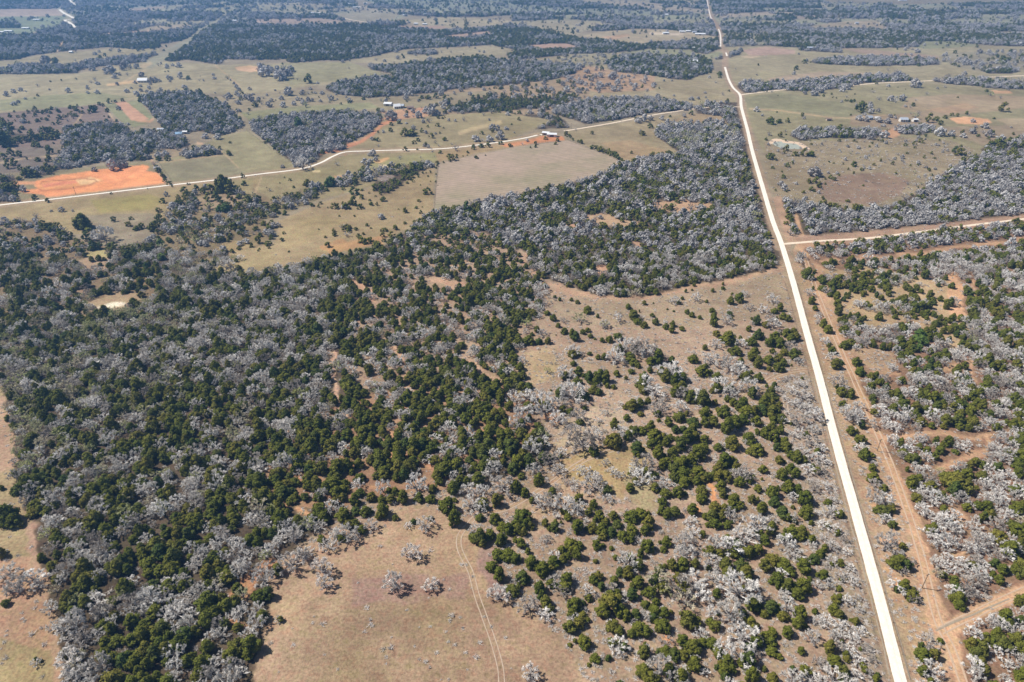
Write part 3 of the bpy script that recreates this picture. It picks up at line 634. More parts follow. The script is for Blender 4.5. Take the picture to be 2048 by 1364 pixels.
for s_ in range(5):
    T, C = bare_tree(400 + s_, 10, 3, 6, 0, 2.2, (.62, .7, .75, .66, .8)[s_]) if s_ < 2 else cedar_tree(430 + s_, 2, 170, .075, (.62, .7, .66)[s_ - 2], boughs=10, cone=.05); proto('bare_far', proto_mesh("bare_far", T, C, M['barkgrey'], M['bare_far']))
    T, C = cedar_tree(500 + s_, 2, 90, .10, boughs=9, height=(.66, .78, .7, .62, .86)[s_], cone=.12); proto('cedar_far', proto_mesh("cedar_far", T, C, M['bark'], M['cedar']))
for s_ in range(3):
    T, C = bud_tree(600 + s_, True); proto('bud_far', proto_mesh("bud_far", T, C, M['barkgrey'], M['bud']))
    T, C = cedar_tree(650 + s_, 2, 620, .07, height=.9, cone=.1); sep('green', T, C, M['bark'], M['green'])
for s_ in range(4): proto('brush', shrub(700 + s_).mesh("brush", (M['brush'],)))

# ------------------------------------------------------------------ ground
def build_ground():
    us = np.concatenate([[-4200, -2200, -1200, -700, -400, -250, -160], np.arange(-120, 2170, 2.6), [2220, 2300, 2450, 2750, 3300, 4300, 6300]])
    vs = np.concatenate([[-115.5, -113, -110, -106, -100, -88, -75, -62, -50, -40, -30, -22], np.arange(-16, 240, 1.1), np.arange(240, 1400, 2.2), [1420, 1480, 1600, 1800, 2200, 2900]])
    U, V = np.meshgrid(us, vs)
    X, Y = ground_at(U, V)
    # rows behind the camera so that the sheet also carries on below and behind it
    xe = X[-1:, :] ; ye = Y[-1:, :]
    X = np.concatenate([X, xe * 3, xe * 60]); Y = np.concatenate([Y, np.full_like(ye, -60), np.full_like(ye, -2500)])
    nr, nc = X.shape
    px, py = X.ravel(), Y.ravel()
    u, v = to_px(px, np.maximum(py, 20)); 
    w = np.clip((v + 130) / 700.0, .05, 1.4)
    wu = (fbm(px / 9, py / 9, 3) - .5) * 26 * w; wv = (fbm(px / 9, py / 9, 4) - .5) * 18 * w
    crisp = v < 470
    u2 = u + np.where(crisp, wu * .12, wu); v2 = v + np.where(crisp, wv * .08, wv)
    c = lin(sample(RC, u2, v2))
    # soil patches and dry grass: the land's own colours
    big = fbm(px / 55, py / 55, 21, 4)[:, None]; med = fbm(px / 12, py / 12, 22, 3)[:, None]
    c = c * (1 + (big - .5) * .5 * np.array([.9, 1.0, 1.15])) * (1 + (med - .5) * .42)
    grass = np.clip((fbm(px / 26, py / 26, 25, 4)[:, None] - .52) * 4, 0, 1)
    c = c * (1 - grass * .28) + c * grass * .28 * np.array([.86, .93, .68])
    c = np.clip(c * np.array([.728, .722, .69]), 0.01, .95)
    idx = np.arange(nr * nc).reshape(nr, nc)
    q = np.stack([idx[:-1, :-1], idx[1:, :-1], idx[1:, 1:], idx[:-1, 1:]], -1).reshape(-1, 4)
    me = bpy.data.meshes.new("ground")
    me.vertices.add(nr * nc); me.vertices.foreach_set('co', np.stack([px, py, np.zeros_like(px)], 1).astype(np.float32).ravel())
    me.loops.add(q.size); me.loops.foreach_set('vertex_index', q.ravel().astype(np.int32))
    me.polygons.add(len(q)); me.polygons.foreach_set('loop_start', (np.arange(len(q)) * 4).astype(np.int32))
    me.update(calc_edges=True)
    at = me.color_attributes.new("soil", 'FLOAT_COLOR', 'POINT')
    at.data.foreach_set('color', np.concatenate([c, np.ones((len(c), 1))], 1).astype(np.float32).ravel())
    t = NT("dry_pasture_ground", .95, .1); co = objcoord(t)
    a = t.add("ShaderNodeAttribute", attribute_name="soil").outputs["Color"]
    n1 = t.ramp(t.noise(.9, 4, co, .7), [(.3, (.62, .61, .60)), (.5, (.98, .98, .98)), (.72, (1.36, 1.35, 1.33))])
    n2 = t.ramp(t.noise(.11, 5, co, .65), [(.3, (.84, .80, .80)), (.7, (1.14, 1.14, 1.10))])
    n3 = t.ramp(t.noise(.35, 5, co, .7), [(.34, (.84, .90, .76)), (.50, (1, 1, 1)), (.60, (.92, .82, .82)), (.72, (1.14, 1.02, .98))])
    c1 = t.mix(t.mix(t.mix(a, n1, 1.0, 'MULTIPLY'), n2, 1.0, 'MULTIPLY'), n3, 1.0, 'MULTIPLY')
    t.L(c1, t.b.inputs["Base Color"]); t.bump(t.noise(1.6, 4, co, .7), .25, .5)
    me.materials.append(t.m)
    tag(mesh_obj("ground", me), kind='structure')
build_ground()

# ------------------------------------------------------------------ roads, tracks, water
def smooth_line(pts, n=6):
    p = [Vector((*map(float, ground_at(u, v)), 0)) for u, v in pts]
    out = []
    for i in range(len(p) - 1):
        a, b, c, d = p[max(i - 1, 0)], p[i], p[i + 1], p[min(i + 2, len(p) - 1)]
        L_ = (c - b).length; m = max(n, int(L_ / 4))
        for k in range(m):
            t = k / m
            out.append(.5 * ((2 * b) + (c - a) * t + (2 * a - 5 * b + 4 * c - d) * t * t + (3 * b - a - 3 * c + d) * t ** 3))
    out.append(p[-1]); return out
def strip(name, pts, width, mat, z=.03, off=0.0, jit=.12, kind='structure'):
    P = smooth_line(pts); V_, F_ = [], []
    s = 0
    for i, p in enumerate(P):
        d = (P[min(i + 1, len(P) - 1)] - P[max(i - 1, 0)]).normalized(); nrm = Vector((-d.y, d.x, 0))
        if i: s += (p - P[i - 1]).length
        wl = width * .5 * (1 + jit * (2 * float(vnoise(np.array(s / 3.1), np.array(1.5), 5)) - 1)); wr = width * .5 * (1 + jit * (2 * float(vnoise(np.array(s / 2.7), np.array(7.5), 6)) - 1))
        wob = .5 * jit * (2 * float(vnoise(np.array(s / 9), np.array(3.5), 8)) - 1)
        c = p + nrm * (off + wob)
        V_ += [c + nrm * wl + Vector((0, 0, z)), c + nrm * wl * .4 + Vector((0, 0, z + .02)), c - nrm * wr * .4 + Vector((0, 0, z + .02)), c - nrm * wr + Vector((0, 0, z))]
        if i:
            k = len(V_) - 8
            for j in range(3): F_.append((k + j + 1, k + j, k + 4 + j, k + 5 + j))
    return tag(mesh_obj(name, mk_mesh(name, V_, F_, (mat,))), kind=kind)
def road_mat(name, c, c2, rough=.95):
    t = NT(name, rough, .1); co = objcoord(t)
    k = t.ramp(t.noise(.5, 5, co, .7), [(.3, c2), (.6, c)])
    k2 = t.ramp(t.noise(4.0, 3, co, .7), [(.3, (.86, .86, .86)), (.7, (1.08, 1.08, 1.08))])
    t.L(t.mix(k, k2, 1.0, 'MULTIPLY'), t.b.inputs["Base Color"]); t.bump(t.noise(5, 3, co), .05, .5)
    return t.m
M['gravel'] = road_mat("white_gravel", (.80, .745, .65), (.70, .64, .54))
M['crown'] = road_mat("gravel_crown", (.74, .69, .60), (.68, .62, .52))
M['sandroad'] = road_mat("sandy_road", (.74, .62, .48), (.62, .49, .36))
M['rut_pale'] = road_mat("pale_sandy_rut", (.50, .37, .265), (.43, .31, .22))
M['rut'] = road_mat("sandy_rut", (.46, .36, .275), (.38, .29, .215))
M['bankearth'] = road_mat("pond_bank_earth", (.64, .49, .35), (.54, .39, .27))
M['bank'] = road_mat("ditch_bank", (.34, .28, .21), (.27, .22, .16))
for seg_ in (MAIN[:4], MAIN[4:7], MAIN[7:8] + [(1454, 112)], [(1450, 134)] + MAIN[9:]):
    strip("main_road", seg_, 3.9 if seg_[-1][1] > 150 else 3.2, M['gravel'], .05, 0, .06)
strip("wheel_track", MAIN[15:], .8, M['crown'], .075, .15, .5)
strip("gravel_road", MIDR, 3.1, M['gravel'], .04, 0, .06)
strip("gravel_road", [(1080, 269), (1100, 272), (1115, 274)], 3, M['gravel'], .04)
strip("gravel_road", [(1128, 262), (1160, 257), (1230, 245), (1300, 231), (1350, 223), (1400, 216), (1440, 213), (1482, 214)], 3.4, M['sandroad'], .04, 0, .15)
strip("gravel_road", [(1566, 488), (1640, 482), (1740, 476), (1830, 465), (1930, 452), (2048, 438), (2300, 408)], 3.4, M['sandroad'], .04, 0, .12)
strip("gravel_road", [(1480, 190), (1500, 187), (1560, 180), (1610, 177), (1650, 175), (1700, 171), (1760, 166), (1830, 163), (1900, 159), (1960, 155), (2048, 151), (2300, 138)], 4.6, M['sandroad'], .04)
strip("gravel_road", [(119, 19), (128, 26), (147, 37), (130, 40), (140, 46), (151, 55)], 8, M['gravel'], .06, 0, .02)
strip("gravel_road", [(135, -6), (141, 3), (149, 9)], 9, M['gravel'], .06, 0, .02)
strip("gravel_road", [(910, 7), (917, 0), (921, -6)], 9, M['gravel'], .06, 0, .02)
strip("dirt_track", [(676, 33), (700, 39), (725, 43), (742, 45)], 5, M['sandroad'], .05)
strip("dirt_track", [(470, 43), (490, 45), (512, 50)], 4, M['sandroad'], .05)
for nm, (pp, cc, ww) in TRAILS.items():
    if nm == 'curve': continue
    for o_ in (-.95, .95): strip("wheel_rut", pp, .45, M['rut'], .03, o_, .5)
MEAD = [(928, 1058), (918, 1075), (920, 1100), (940, 1140), (953, 1190), (965, 1225), (985, 1280), (1000, 1330), (1004, 1370), (1010, 1500)]
for o_ in (-.9, .9): strip("wheel_rut", MEAD, .36, M['rut'], .03, o_, .45)
strip("wheel_rut", [(928, 1058), (935, 1052)], .6, M['rut'], .03, .9, .45)
for o_ in (-.9, .9): strip("wheel_rut", [(1568, 790), (1572, 815), (1578, 845)], .5, M['rut'], .03, o_, .4)
for o_ in (-1.2, 1.1): strip("wheel_rut", [(1610, 515), (1640, 600), (1690, 720), (1740, 830), (1790, 950), (1840, 1100), (1872, 1230), (1905, 1300), (1930, 1370)], .6, M['rut_pale'], .03, o_, .5)
for o_ in (-1.2, 1.1): strip("wheel_rut", [(1880, 1262), (1960, 1222), (2048, 1182), (2200, 1115)], .5, M['rut_pale'], .03, o_, .5)
strip("ditch_edge", [(1872, 1262), (1900, 1248), (1960, 1222), (2020, 1198)], .7, M['bank'], .032, 0, .6)
strip("ditch_edge", [(1640, 762), (1668, 868), (1700, 985), (1735, 1110), (1770, 1240), (1800, 1355)], .5, M['bank'], .032, -3.0, .8)
strip("ditch_edge", [(1640, 762), (1668, 868), (1700, 985), (1735, 1110), (1770, 1240), (1800, 1355)], .4, M['bank'], .032, 2.9, .8)

def sheet(name, pts, mat, z=.03):
    P = [Vector((*map(float, ground_at(u, v)), z)) for u, v in pts]
    Q = []
    n = len(P)
    for i in range(n):
        a, b, c, d = P[i - 1], P[i], P[(i + 1) % n], P[(i + 2) % n]
        for k in range(5):
            t = k / 5; Q.append(.5 * ((2 * b) + (c - a) * t + (2 * a - 5 * b + 4 * c - d) * t * t + (3 * b - a - 3 * c + d) * t ** 3))
    return tag(mesh_obj(name, mk_mesh(name, Q, [tuple(range(len(Q)))][:1], (mat,))), kind='structure')
def water_mat(name, c):
    t = NT(name, .6, .2); t.b.inputs["Base Color"].default_value = (*c, 1); co = objcoord(t)
    t.bump(t.noise(1.2, 3, co), .03, .3); return t.m
def field_mat():
    t = NT("ploughed_soil", .95, .1); co = objcoord(t)
    mp = t.add("ShaderNodeMapping"); mp.inputs["Rotation"].default_value = (0, 0, math.radians(-24)); t.L(co, mp.inputs["Vector"])
    wv = t.add("ShaderNodeTexWave"); wv.wave_type = 'BANDS'; wv.bands_direction = 'Y'; wv.inputs["Scale"].default_value = .055; wv.inputs["Distortion"].default_value = 1.5; wv.inputs["Detail"].default_value = 2; wv.inputs["Detail Scale"].default_value = .4
    t.L(mp.outputs[0], wv.inputs["Vector"])
    a = t.ramp(t.noise(.012, 6, co, .68), [(.36, (.355, .270, .208)), (.50, (.32, .252, .182)), (.64, (.262, .226, .145))])
    b = t.ramp(wv.outputs["Fac"], [(0, (.90, .90, .90)), (1, (1.05, 1.05, 1.05))])
    c = t.ramp(t.noise(.12, 6, co, .8), [(.3, (.80, .80, .78)), (.7, (1.16, 1.14, 1.12))])
    t.L(t.mix(t.mix(a, b, 1.0, 'MULTIPLY'), c, 1.0, 'MULTIPLY'), t.b.inputs["Base Color"]); return t.m
_pf = [(878, 327), (960, 309), (1060, 291), (1134, 281), (1190, 302), (1246, 325), (1200, 350), (1100, 374), (1000, 394), (900, 419), (869, 423), (873, 375)]
_P = [Vector((*map(float, ground_at(u, v)), .02)) for u, v in _pf]
tag(mesh_obj("ploughed_field", mk_mesh("ploughed_field", _P, [tuple(range(len(_P)))], (field_mat(),))), kind='structure')
M['pond'] = water_mat("pond_water", (.34, .36, .30)); M['pond2'] = water_mat("brown_pond_water", (.24, .20, .08))
sheet("pond_bank", [(1538, 286), (1546, 278), (1560, 278), (1570, 281), (1595, 284), (1606, 288), (1620, 298), (1606, 299.5), (1598, 298), (1580, 296), (1560, 293), (1548, 289)], M['bankearth'], .03)
sheet("pond", [(1545, 287), (1552, 283.5), (1562, 283), (1568, 286), (1590, 287.5), (1600, 293), (1604, 298), (1590, 298), (1568, 297), (1552, 292)], M['pond'], .06)
sheet("pond_bank", [(1032, 774), (1045, 770), (1062, 772), (1076, 779), (1070, 782), (1050, 781), (1030, 780)], M['sandroad'], .03)
sheet("pond", [(1030, 778), (1042, 775), (1055, 776), (1062, 779), (1050, 784), (1032, 785)], M['pond2'], .06)

# ------------------------------------------------------------------ trees read one by one from the photograph
# (x, y, crown width) in enlarged-view units; each view has an origin and a scale
S1 = 512 / 1663.0
HAND = []   # (u, v, crown px, kind)
def view(ox, oy, sc, kind, text):
    a = [float(t) for t in text.split()]
    for i in range(0, len(a) - 2, 3): HAND.append((ox + a[i] * sc, oy + a[i + 1] * sc, a[i + 2] * sc, kind))
view(1024, 944, S1, 'cedar', """60 20 50 25 75 60 80 130 60 20 110 70 175 55 80 75 290 110 115 345 60 25 330 70 30 370 70 75 390 60 215 330 55 280 358 65 340 250 50 365 290 60
425 352 95 500 255 60 570 285 75 610 320 60 525 360 70 585 370 80 645 385 70 590 410 60 550 470 65 660 280 60 685 333 60 775 280 90 840 260 75 890 330 80 865 375 70 780 375 75 725 415 70 775 430 60
765 105 60 800 60 50 620 110 60 530 210 60 930 100 60 1000 130 70 1080 130 70 1120 60 80 1050 30 70 1160 40 60 1200 60 60 1235 110 70 1230 165 70 1240 45 50 980 190 55 970 250 60 1005 275 65 1060 255 75
1170 245 75 1240 400 50 1005 450 70 985 500 45 885 480 80 645 490 35 55 455 70 20 555 80 385 460 85 440 470 60 420 530 80 325 500 60 270 580 80 330 570 60 365 540 50 130 590 90 200 635 100 70 680 85
10 760 80 180 755 80 345 740 90 355 700 80 250 720 60 220 835 90 530 700 70 580 740 60 665 710 70 560 670 60 500 815 50 640 850 150 595 900 85 700 890 100 645 800 80 780 790 80 740 930 70 805 920 65
750 650 80 820 600 70 700 650 60 835 535 50 770 545 50 410 860 90 390 910 60 440 970 90 375 1000 90 460 930 60 410 1095 35 475 1105 80 540 1205 65 625 1205 45 660 1000 90 700 1040 60 650 1100 60 730 1130 70
860 1170 80 820 1010 100 870 1030 80 780 1050 60 985 995 90 935 900 80 990 915 70 920 940 60 870 860 60 900 870 50 1040 605 80 1110 600 90 1190 600 60 960 630 60 930 700 80 900 780 80 980 750 80 935 840 60
820 715 80 1140 960 110 1190 970 80 1110 1100 90 1180 1130 100 1240 1100 60 1110 1180 70 1050 1180 80 1000 1160 80 1185 1250 100 860 1290 100 900 1340 100 1020 1290 80 1100 1340 90
1320 220 70 1300 280 80 1360 290 60 1440 180 80 1480 210 60 1380 240 60 1320 330 80 1290 510 70 1350 520 60 1400 340 60 1400 430 60 1470 450 60 1450 520 80 1540 520 80 1600 500 80 1640 440 70 1620 240 70
1390 600 90 1400 650 80 1490 600 80 1520 650 90 1540 690 60 1640 610 80 1480 60 80 1540 40 60 1560 180 60 1600 100 60 1360 90 70 1370 140 60 1340 30 70 1300 20 60
1560 860 90 1600 850 60 1550 970 90 1500 920 60 1320 1000 80 1290 970 60 1330 790 60 1300 1110 80 1340 1170 70 1400 1220 80 1380 1280 80 1430 1280 60 1540 1220 100 1590 1100 80 1490 1240 60 1560 1320 100 1640 920 60 1650 1060 60 1640 1275 40 1380 1330 60
500 1250 14 190 1400 50 700 1400 90 1000 1420 90 1300 1420 80 1500 1410 90""")
view(1024, 944, S1, 'bare', """540 60 140 990 70 110 620 170 60 250 180 120 350 200 150 440 230 100 180 200 90 850 30 120 1170 320 70 1180 380 90 1110 460 120 1120 520 120 830 450 50 1420 270 90 1590 330 160 1520 410 150 1400 480 140 1320 460 100
230 430 60 285 530 70 745 580 130 1290 570 120 1310 680 100 1180 700 160 1100 740 150 1230 780 120 1470 740 230 1420 900 170 1290 920 80 1510 1050 180 1380 1150 120 1500 1190 140 880 1150 60 110 860 120 220 920 100
270 700 90 330 770 90 490 770 80 410 930 60 470 890 50 650 755 100 720 790 90 880 940 60 700 1110 120 720 1190 50 950 1270 150 1080 1320 120 1190 1210 60 1230 1040 90 1250 1300 60 1000 1100 80 120 1300 115 1500 20 80
800 1420 110 1150 1420 120 1420 1400 120 15 300 60 20 710 60 1560 760 90""")
view(1024, 944, S1, 'bud', "950 680 150 1130 820 140 1000 760 90")
view(512, 944, S1, 'bare', """430 615 120 440 720 100 885 720 125 1010 525 112 1135 725 95 1570 790 120 1100 335 105 990 345 48 745 345 90 470 465 100 230 570 170 300 530 90 340 510 70 50 680 120 30 620 90 580 400 140 520 390 80 640 410 70 145 950 50
1040 75 140 1600 70 150 1400 190 120 1380 110 100 1410 380 80 1470 110 90 1465 215 90 820 100 90 660 80 80 560 240 70 10 880 90 5 980 100""")
view(512, 944, S1, 'cedar', """1025 320 42 1290 310 95 1245 215 110 1135 170 60 1060 165 55 1060 180 40 1145 105 60 820 255 85 905 295 40 565 270 100 645 245 60 710 250 70 640 180 70 815 175 55 875 175 65 955 165 75 750 160 60 1285 110 80 1190 60 50
1550 300 70 1440 50 90 1560 190 80 1470 210 80 1455 420 100 1520 400 80 1590 440 80 1600 350 80 1640 370 80 1570 530 80 1640 530 90 1535 610 80 1580 670 80 1650 750 60 140 630 80 425 430 60 640 330 60 690 370 60 80 790 80 20 800 90
40 930 80 1370 60 60 1320 55 60 160 955 40 560 420 60 600 340 60 1410 420 60 1470 460 60""")
view(1024, 540, S1, 'bare', """1195 175 62 1060 190 62 850 500 150 900 520 120 790 480 100 730 480 110 670 550 120 1030 640 140 1060 690 90 870 720 100 930 775 120 1370 740 130 1215 810 110 810 850 90 960 880 120 1090 890 80 1420 800 90 1300 560 110 1410 600 120
1480 650 110 400 520 90 350 660 120 400 790 150 340 770 100 470 1110 170 720 1050 100 430 950 90 860 1260 120 800 1290 90 470 1300 90 540 1340 100 1510 1320 100 600 345 60 1540 750 100 1490 470 70 690 310 60 1330 470 80 1110 800 80
1540 230 60 1510 150 50 1640 250 60 1400 330 60 200 860 160 60 940 130 30 1010 90 130 1150 120 230 1220 120 300 1290 90 150 1290 100 100 800 110 20 820 90 200 1120 90 320 1180 70 340 860 80 300 960 100 380 1060 100 560 1080 70
650 1300 60 610 1250 50 700 1330 60""")
view(1024, 540, S1, 'bud', "440 305 85 600 350 60 95 340 80 560 1000 30 230 650 50")
view(1024, 540, S1, 'cedar', """770 560 80 790 590 60 950 570 80 900 590 60 700 510 60 340 395 45 390 420 50 415 440 50 460 400 40 490 385 40 235 460 45 175 460 50 110 450 70 300 360 30 510 425 35 585 455 35 635 450 45 690 425 55 490 255 60 270 310 45 230 275 40
310 190 25 425 205 30 385 190 25 860 210 35 755 235 40 790 295 70 820 330 50 860 355 45 935 335 45 1000 365 40 1040 390 40 1105 375 40 1045 350 40 1140 270 35 1170 290 35 1220 305 30 1305 130 30 1370 90 20 1370 115 25 1300 260 35 1310 300 45
1415 280 40 1410 440 90 1330 410 45 1310 340 60 1455 520 70 1560 460 60 1570 550 80 1650 350 50 505 540 30 560 565 35 400 605 40 395 540 60 435 660 60 425 715 60 570 680 90 610 700 70 500 700 70 540 720 60 530 770 70 565 790 50
680 670 45 620 750 35 660 755 35 740 700 30 775 655 40 895 650 40 820 620 35 860 690 60 840 740 70 850 780 60 1000 700 70 1060 720 70 1110 700 70 970 660 50 1100 770 80 1060 790 70 1180 575 60 1240 650 80 1160 820 80 1240 840 90 1270 850 60
780 880 80 830 870 60 885 850 45 755 880 50 745 960 50 835 930 40 955 975 30 1015 985 60 1090 950 80 665 1000 60 800 1040 60 845 1035 60 755 1080 60 660 1110 100 690 1120 60 810 1155 90 815 1190 50 900 1025 60 1065 1035 50 1115 1030 50
980 1090 70 930 1080 90 910 1130 70 1000 1120 60 1030 1080 50 950 1190 80 1040 1190 70 980 1260 70 1010 1230 60 1100 1130 90 1140 1090 80 1180 980 70 1175 1030 60 1190 1080 60 1250 1095 60 1250 990 60 1260 930 80 1310 980 70 1380 920 80
1320 860 40 1340 1150 60 1430 1120 100 1400 1030 80 1450 990 90 1500 960 80 1530 910 90 1500 870 80 1570 920 60 1540 1085 90 1600 1160 80 1560 1170 70 1640 1060 70 1590 980 70 1640 860 80 1620 900 80 1210 1190 90 1240 1150 70 1110 1250 90
1160 1240 70 1060 1290 80 1110 1320 90 1220 1310 80 1260 1340 60 1380 1240 90 1420 1230 80 1340 1290 70 1450 1270 60 1390 1330 80 1630 1290 60 330 905 50 475 895 35 25 700 80 70 680 60 5 600 30 120 1110 90 180 1130 80 60 1060 80 40 1240 90 10 1290 80
200 1220 80 220 870 70 60 1000 60 1420 200 50 1480 180 60 1590 330 60 1600 420 60 1540 380 40 1600 610 60 1520 690 70 1600 700 60 1330 760 70 1420 760 60 1560 800 70 1440 860 50 110 960 50 440 980 50 380 920 50 450 800 60 480 820 50 345 680 60""")
view(1536, 944, S1, 'cedar', """100 20 70 30 130 80 130 100 90 190 120 70 245 170 90 95 260 80 45 190 70 130 290 60 250 260 80 20 380 70 150 390 90 220 380 90 200 420 60 110 420 60 285 435 60 30 560 90 110 590 100 230 610 100 140 640 70 300 560 70 345 530 55 360 665 65
60 700 90 130 740 90 230 740 100 190 790 80 20 880 90 100 930 70 210 920 90 200 980 80 30 1040 80 130 1035 85 20 1100 70 30 1160 70 75 1195 50 440 820 70 430 890 80 460 920 70 305 905 45 400 1140 75 215 1160 50 245 1290 70 440 1220 80 515 1210 50
490 1290 70 500 1330 70 630 1280 50 700 1340 60 280 330 35 465 750 45 470 590 50 570 970 55 470 270 60 30 1340 80 240 1420 80 420 1420 70 650 870 40""")
view(1536, 944, S1, 'bare', """160 160 70 160 290 70 20 310 70 120 450 110 180 520 110 90 660 100 130 860 120 110 800 70 290 1065 90 290 460 60 410 240 110 430 160 90 490 160 100 300 1330 130 170 1330 130 430 1330 140 300 90 90
370 330 90 440 360 90 500 420 90 420 470 100 520 500 90 430 560 90 540 600 100 480 660 90 400 720 80 560 700 90 590 800 80 520 820 90 610 880 80 390 960 90 480 990 100 560 1060 90 430 1060 80 610 1020 90 640 1120 90 540 1150 100 460 1130 80
340 1230 80 590 1210 100 680 1200 80 570 1300 90 660 1300 80 320 730 60 380 600 60 360 420 60 330 260 50 380 80 80 330 960 70 560 1400 110 680 1420 100""")
view(1536, 540, S1, 'cedar', """45 260 50 80 245 50 100 300 50 130 310 50 120 405 60 165 405 60 150 440 60 180 435 50 50 430 70 80 470 70 15 470 60 165 550 70 110 530 50 30 525 40 70 575 60 10 580 70 100 600 50 70 630 60 10 640 40 245 555 40 20 790 60 25 830 70
70 880 50 20 870 70 30 920 80 60 930 60 90 960 60 35 970 50 80 1040 60 25 1020 70 40 1080 70 110 1110 60 120 1150 70 60 1150 50 70 1230 60 150 1200 60 190 1220 70 230 1230 60 150 1290 60 90 1320 80 180 1320 70 150 990 35""")
view(1536, 540, S1, 'bare', """30 190 60 40 340 90 20 310 60 200 590 50 150 500 80 70 765 70 100 970 60 170 1060 70 160 770 80 220 720 100 230 790 130 180 850 90 260 870 130 310 930 110 390 930 110 200 960 120 300 1010 120 290 1090 130 350 1130 120 430 1130 90
230 1170 110 330 1200 110 270 1270 110 390 1230 90 350 1290 100 420 1310 90 300 760 60 320 840 70 210 1040 80 370 1040 80 260 700 60""")
# left clearing, and the strip between the road and the lane
view(0, 944, S1, 'bare', "45 640 130 120 730 130 200 680 140 240 730 90 60 760 90 232 1235 56 320 880 90 350 990 80 440 1070 100")
view(0, 944, S1, 'cedar', "40 280 125 80 310 100 35 850 50 10 530 60 78 135 34 10 100 40")
view(1536, 944, S1, 'cedar', "690 30 70 755 100 50 750 240 90 800 230 70 810 340 60 830 590 90 870 560 70 900 610 70 880 750 80 940 790 80 760 685 40 1010 1180 90 1080 1190 70 1010 1290 60 590 125 40")
view(1536, 944, S1, 'bare', "700 160 90 770 190 100 770 300 80 770 450 125 680 410 60 740 460 70 860 530 60 860 740 110 790 840 70 960 820 70 890 1180 110 1060 1110 110 1080 1280 130 1000 1340 110 880 640 60 900 1230 70 1040 1400 120")
view(1536, 944, S1, 'bud', "850 990 150 800 960 80")
view(1536, 540, S1, 'cedar', "260 20 80 285 200 50 305 245 40 390 380 60 360 350 50 440 610 70 540 470 60 460 265 60 455 215 50 420 520 50 430 700 50 480 790 60 540 800 60 490 870 50 690 920 55 680 830 50 610 1100 60 540 1040 60 610 1000 60 625 1200 80 680 1280 60 590 1090 50 460 60 60 560 50 50 620 90 60 240 490 40 245 560 40")
view(1536, 540, S1, 'bare', "270 140 60 350 520 70 420 560 70 380 600 60 460 730 90 500 770 80 390 640 50 420 780 60 520 910 110 570 950 110 590 940 80 550 1110 100 610 1160 80 560 1260 90 600 1300 90 480 860 60 680 1000 60 740 880 50 1000 860 60 440 970 50 500 1010 50 540 1180 60")
view(1536, 540, S1, 'green', "985 420 66 1005 455 66 962 440 48 985 505 44")
view(1536, 944, S1, 'cedar', "1230 50 150 1290 90 110 1210 110 90 1180 30 90")
view(0, 220, .25, 'green', "1800 780 70 1750 790 50 1280 1060 60 1290 1170 60 1170 1250 50")
view(512, 220, .25, 'green', "600 575 70 570 590 50 340 110 60")
view(1024, 220, .25, 'green', "435 115 36")
view(0, 220, .25, 'bud', "1250 1050 70 1290 1080 70 1430 1040 60 1440 1220 60")
# lone trees and hedges of the far pastures
view(0, 0, .25, 'cedar', "870 806 40 920 805 32 980 798 30 560 852 38 600 852 28 375 880 40 462 880 42 825 838 28 860 875 24 735 865 70 655 860 20 660 890 20 712 902 20 608 905 16 545 910 20 370 948 30 475 937 34 300 960 30 832 925 16 540 925 14 930 960 30 10 960 60 30 990 50 262 932 12 120 965 14 65 962 14 1320 570 14 1345 568 14 402 648 18 492 640 16 1310 398 20 1330 368 18 800 450 30 805 470 24 440 488 50 1895 875 30 1995 875 26 1830 860 40 1925 790 30 1660 770 30")
view(0, 0, .25, 'bare', "775 658 40 105 722 44 165 712 36 205 728 18 110 820 44 145 808 34 200 785 24 298 680 26 700 735 30 778 732 40 1010 720 42 1050 700 22 1125 718 30 1285 715 34 1410 708 24 1475 692 46 1080 655 30 1210 640 44 1240 636 44 1275 640 30 1345 620 36 1370 620 30 1445 606 50 1595 640 18 1625 640 20 1495 640 16 1600 605 14 395 712 20 545 715 50 935 668 30 365 478 70 735 540 52 870 545 90 900 560 50 985 530 60 1090 525 48 915 605 46 1335 520 34 1380 515 30 1425 515 50 1840 636 20 1870 660 26 1890 690 34 1910 710 36 1890 742 40 1995 705 34 1720 740 16 1090 745 50 1805 830 44 1830 760 60 2005 780 60 1960 770 50 700 700 30")
view(512, 0, .25, 'bare', "75 560 100 185 595 100 230 585 90 260 580 60 172 545 50 255 725 80 370 735 50 470 735 30 435 705 30 520 745 30 600 780 50 100 830 55 215 832 50 300 820 44 380 815 50 330 785 40 450 795 34 515 800 34 20 790 40 120 795 40 205 780 40 650 790 20 720 775 16 330 630 20 850 610 24 1085 915 95 1300 915 60 1200 915 44 1145 970 34 1410 880 90 1450 895 60 1350 880 50 1255 885 40 1120 400 40 1030 480 30 1390 465 44 1200 775 50 1480 740 50 1240 735 60")
view(512, 0, .25, 'cedar', "420 632 70 985 890 26 1505 798 30 1545 812 30 1445 830 34 1325 770 40 1440 765 44 1375 770 50 1455 935 24 1490 938 20 1372 958 14 680 824 22 1178 168 44 1178 190 30 1680 185 40 1680 220 40 1580 200 30 1715 268 36 1585 300 26 700 460 30 1170 436 24 1660 432 14 1510 935 16")
view(1024, 0, .25, 'bare', "580 608 34 668 610 34 710 600 44 800 600 70 850 655 60 840 600 30 930 600 30 640 635 34 975 615 24 990 680 50 1070 625 40 1130 670 40 1060 655 30 815 705 50 870 700 24 975 710 30 590 668 36 688 710 36 445 640 34 485 628 20 650 590 20 1295 758 24 1545 735 26 1440 780 44 1490 780 30 1550 775 18 1690 755 20 440 705 60 530 750 20 1085 715 20 270 700 40 325 710 34 1350 410 40 1000 430 30 920 690 18 705 680 60 760 670 40 1280 640 20")
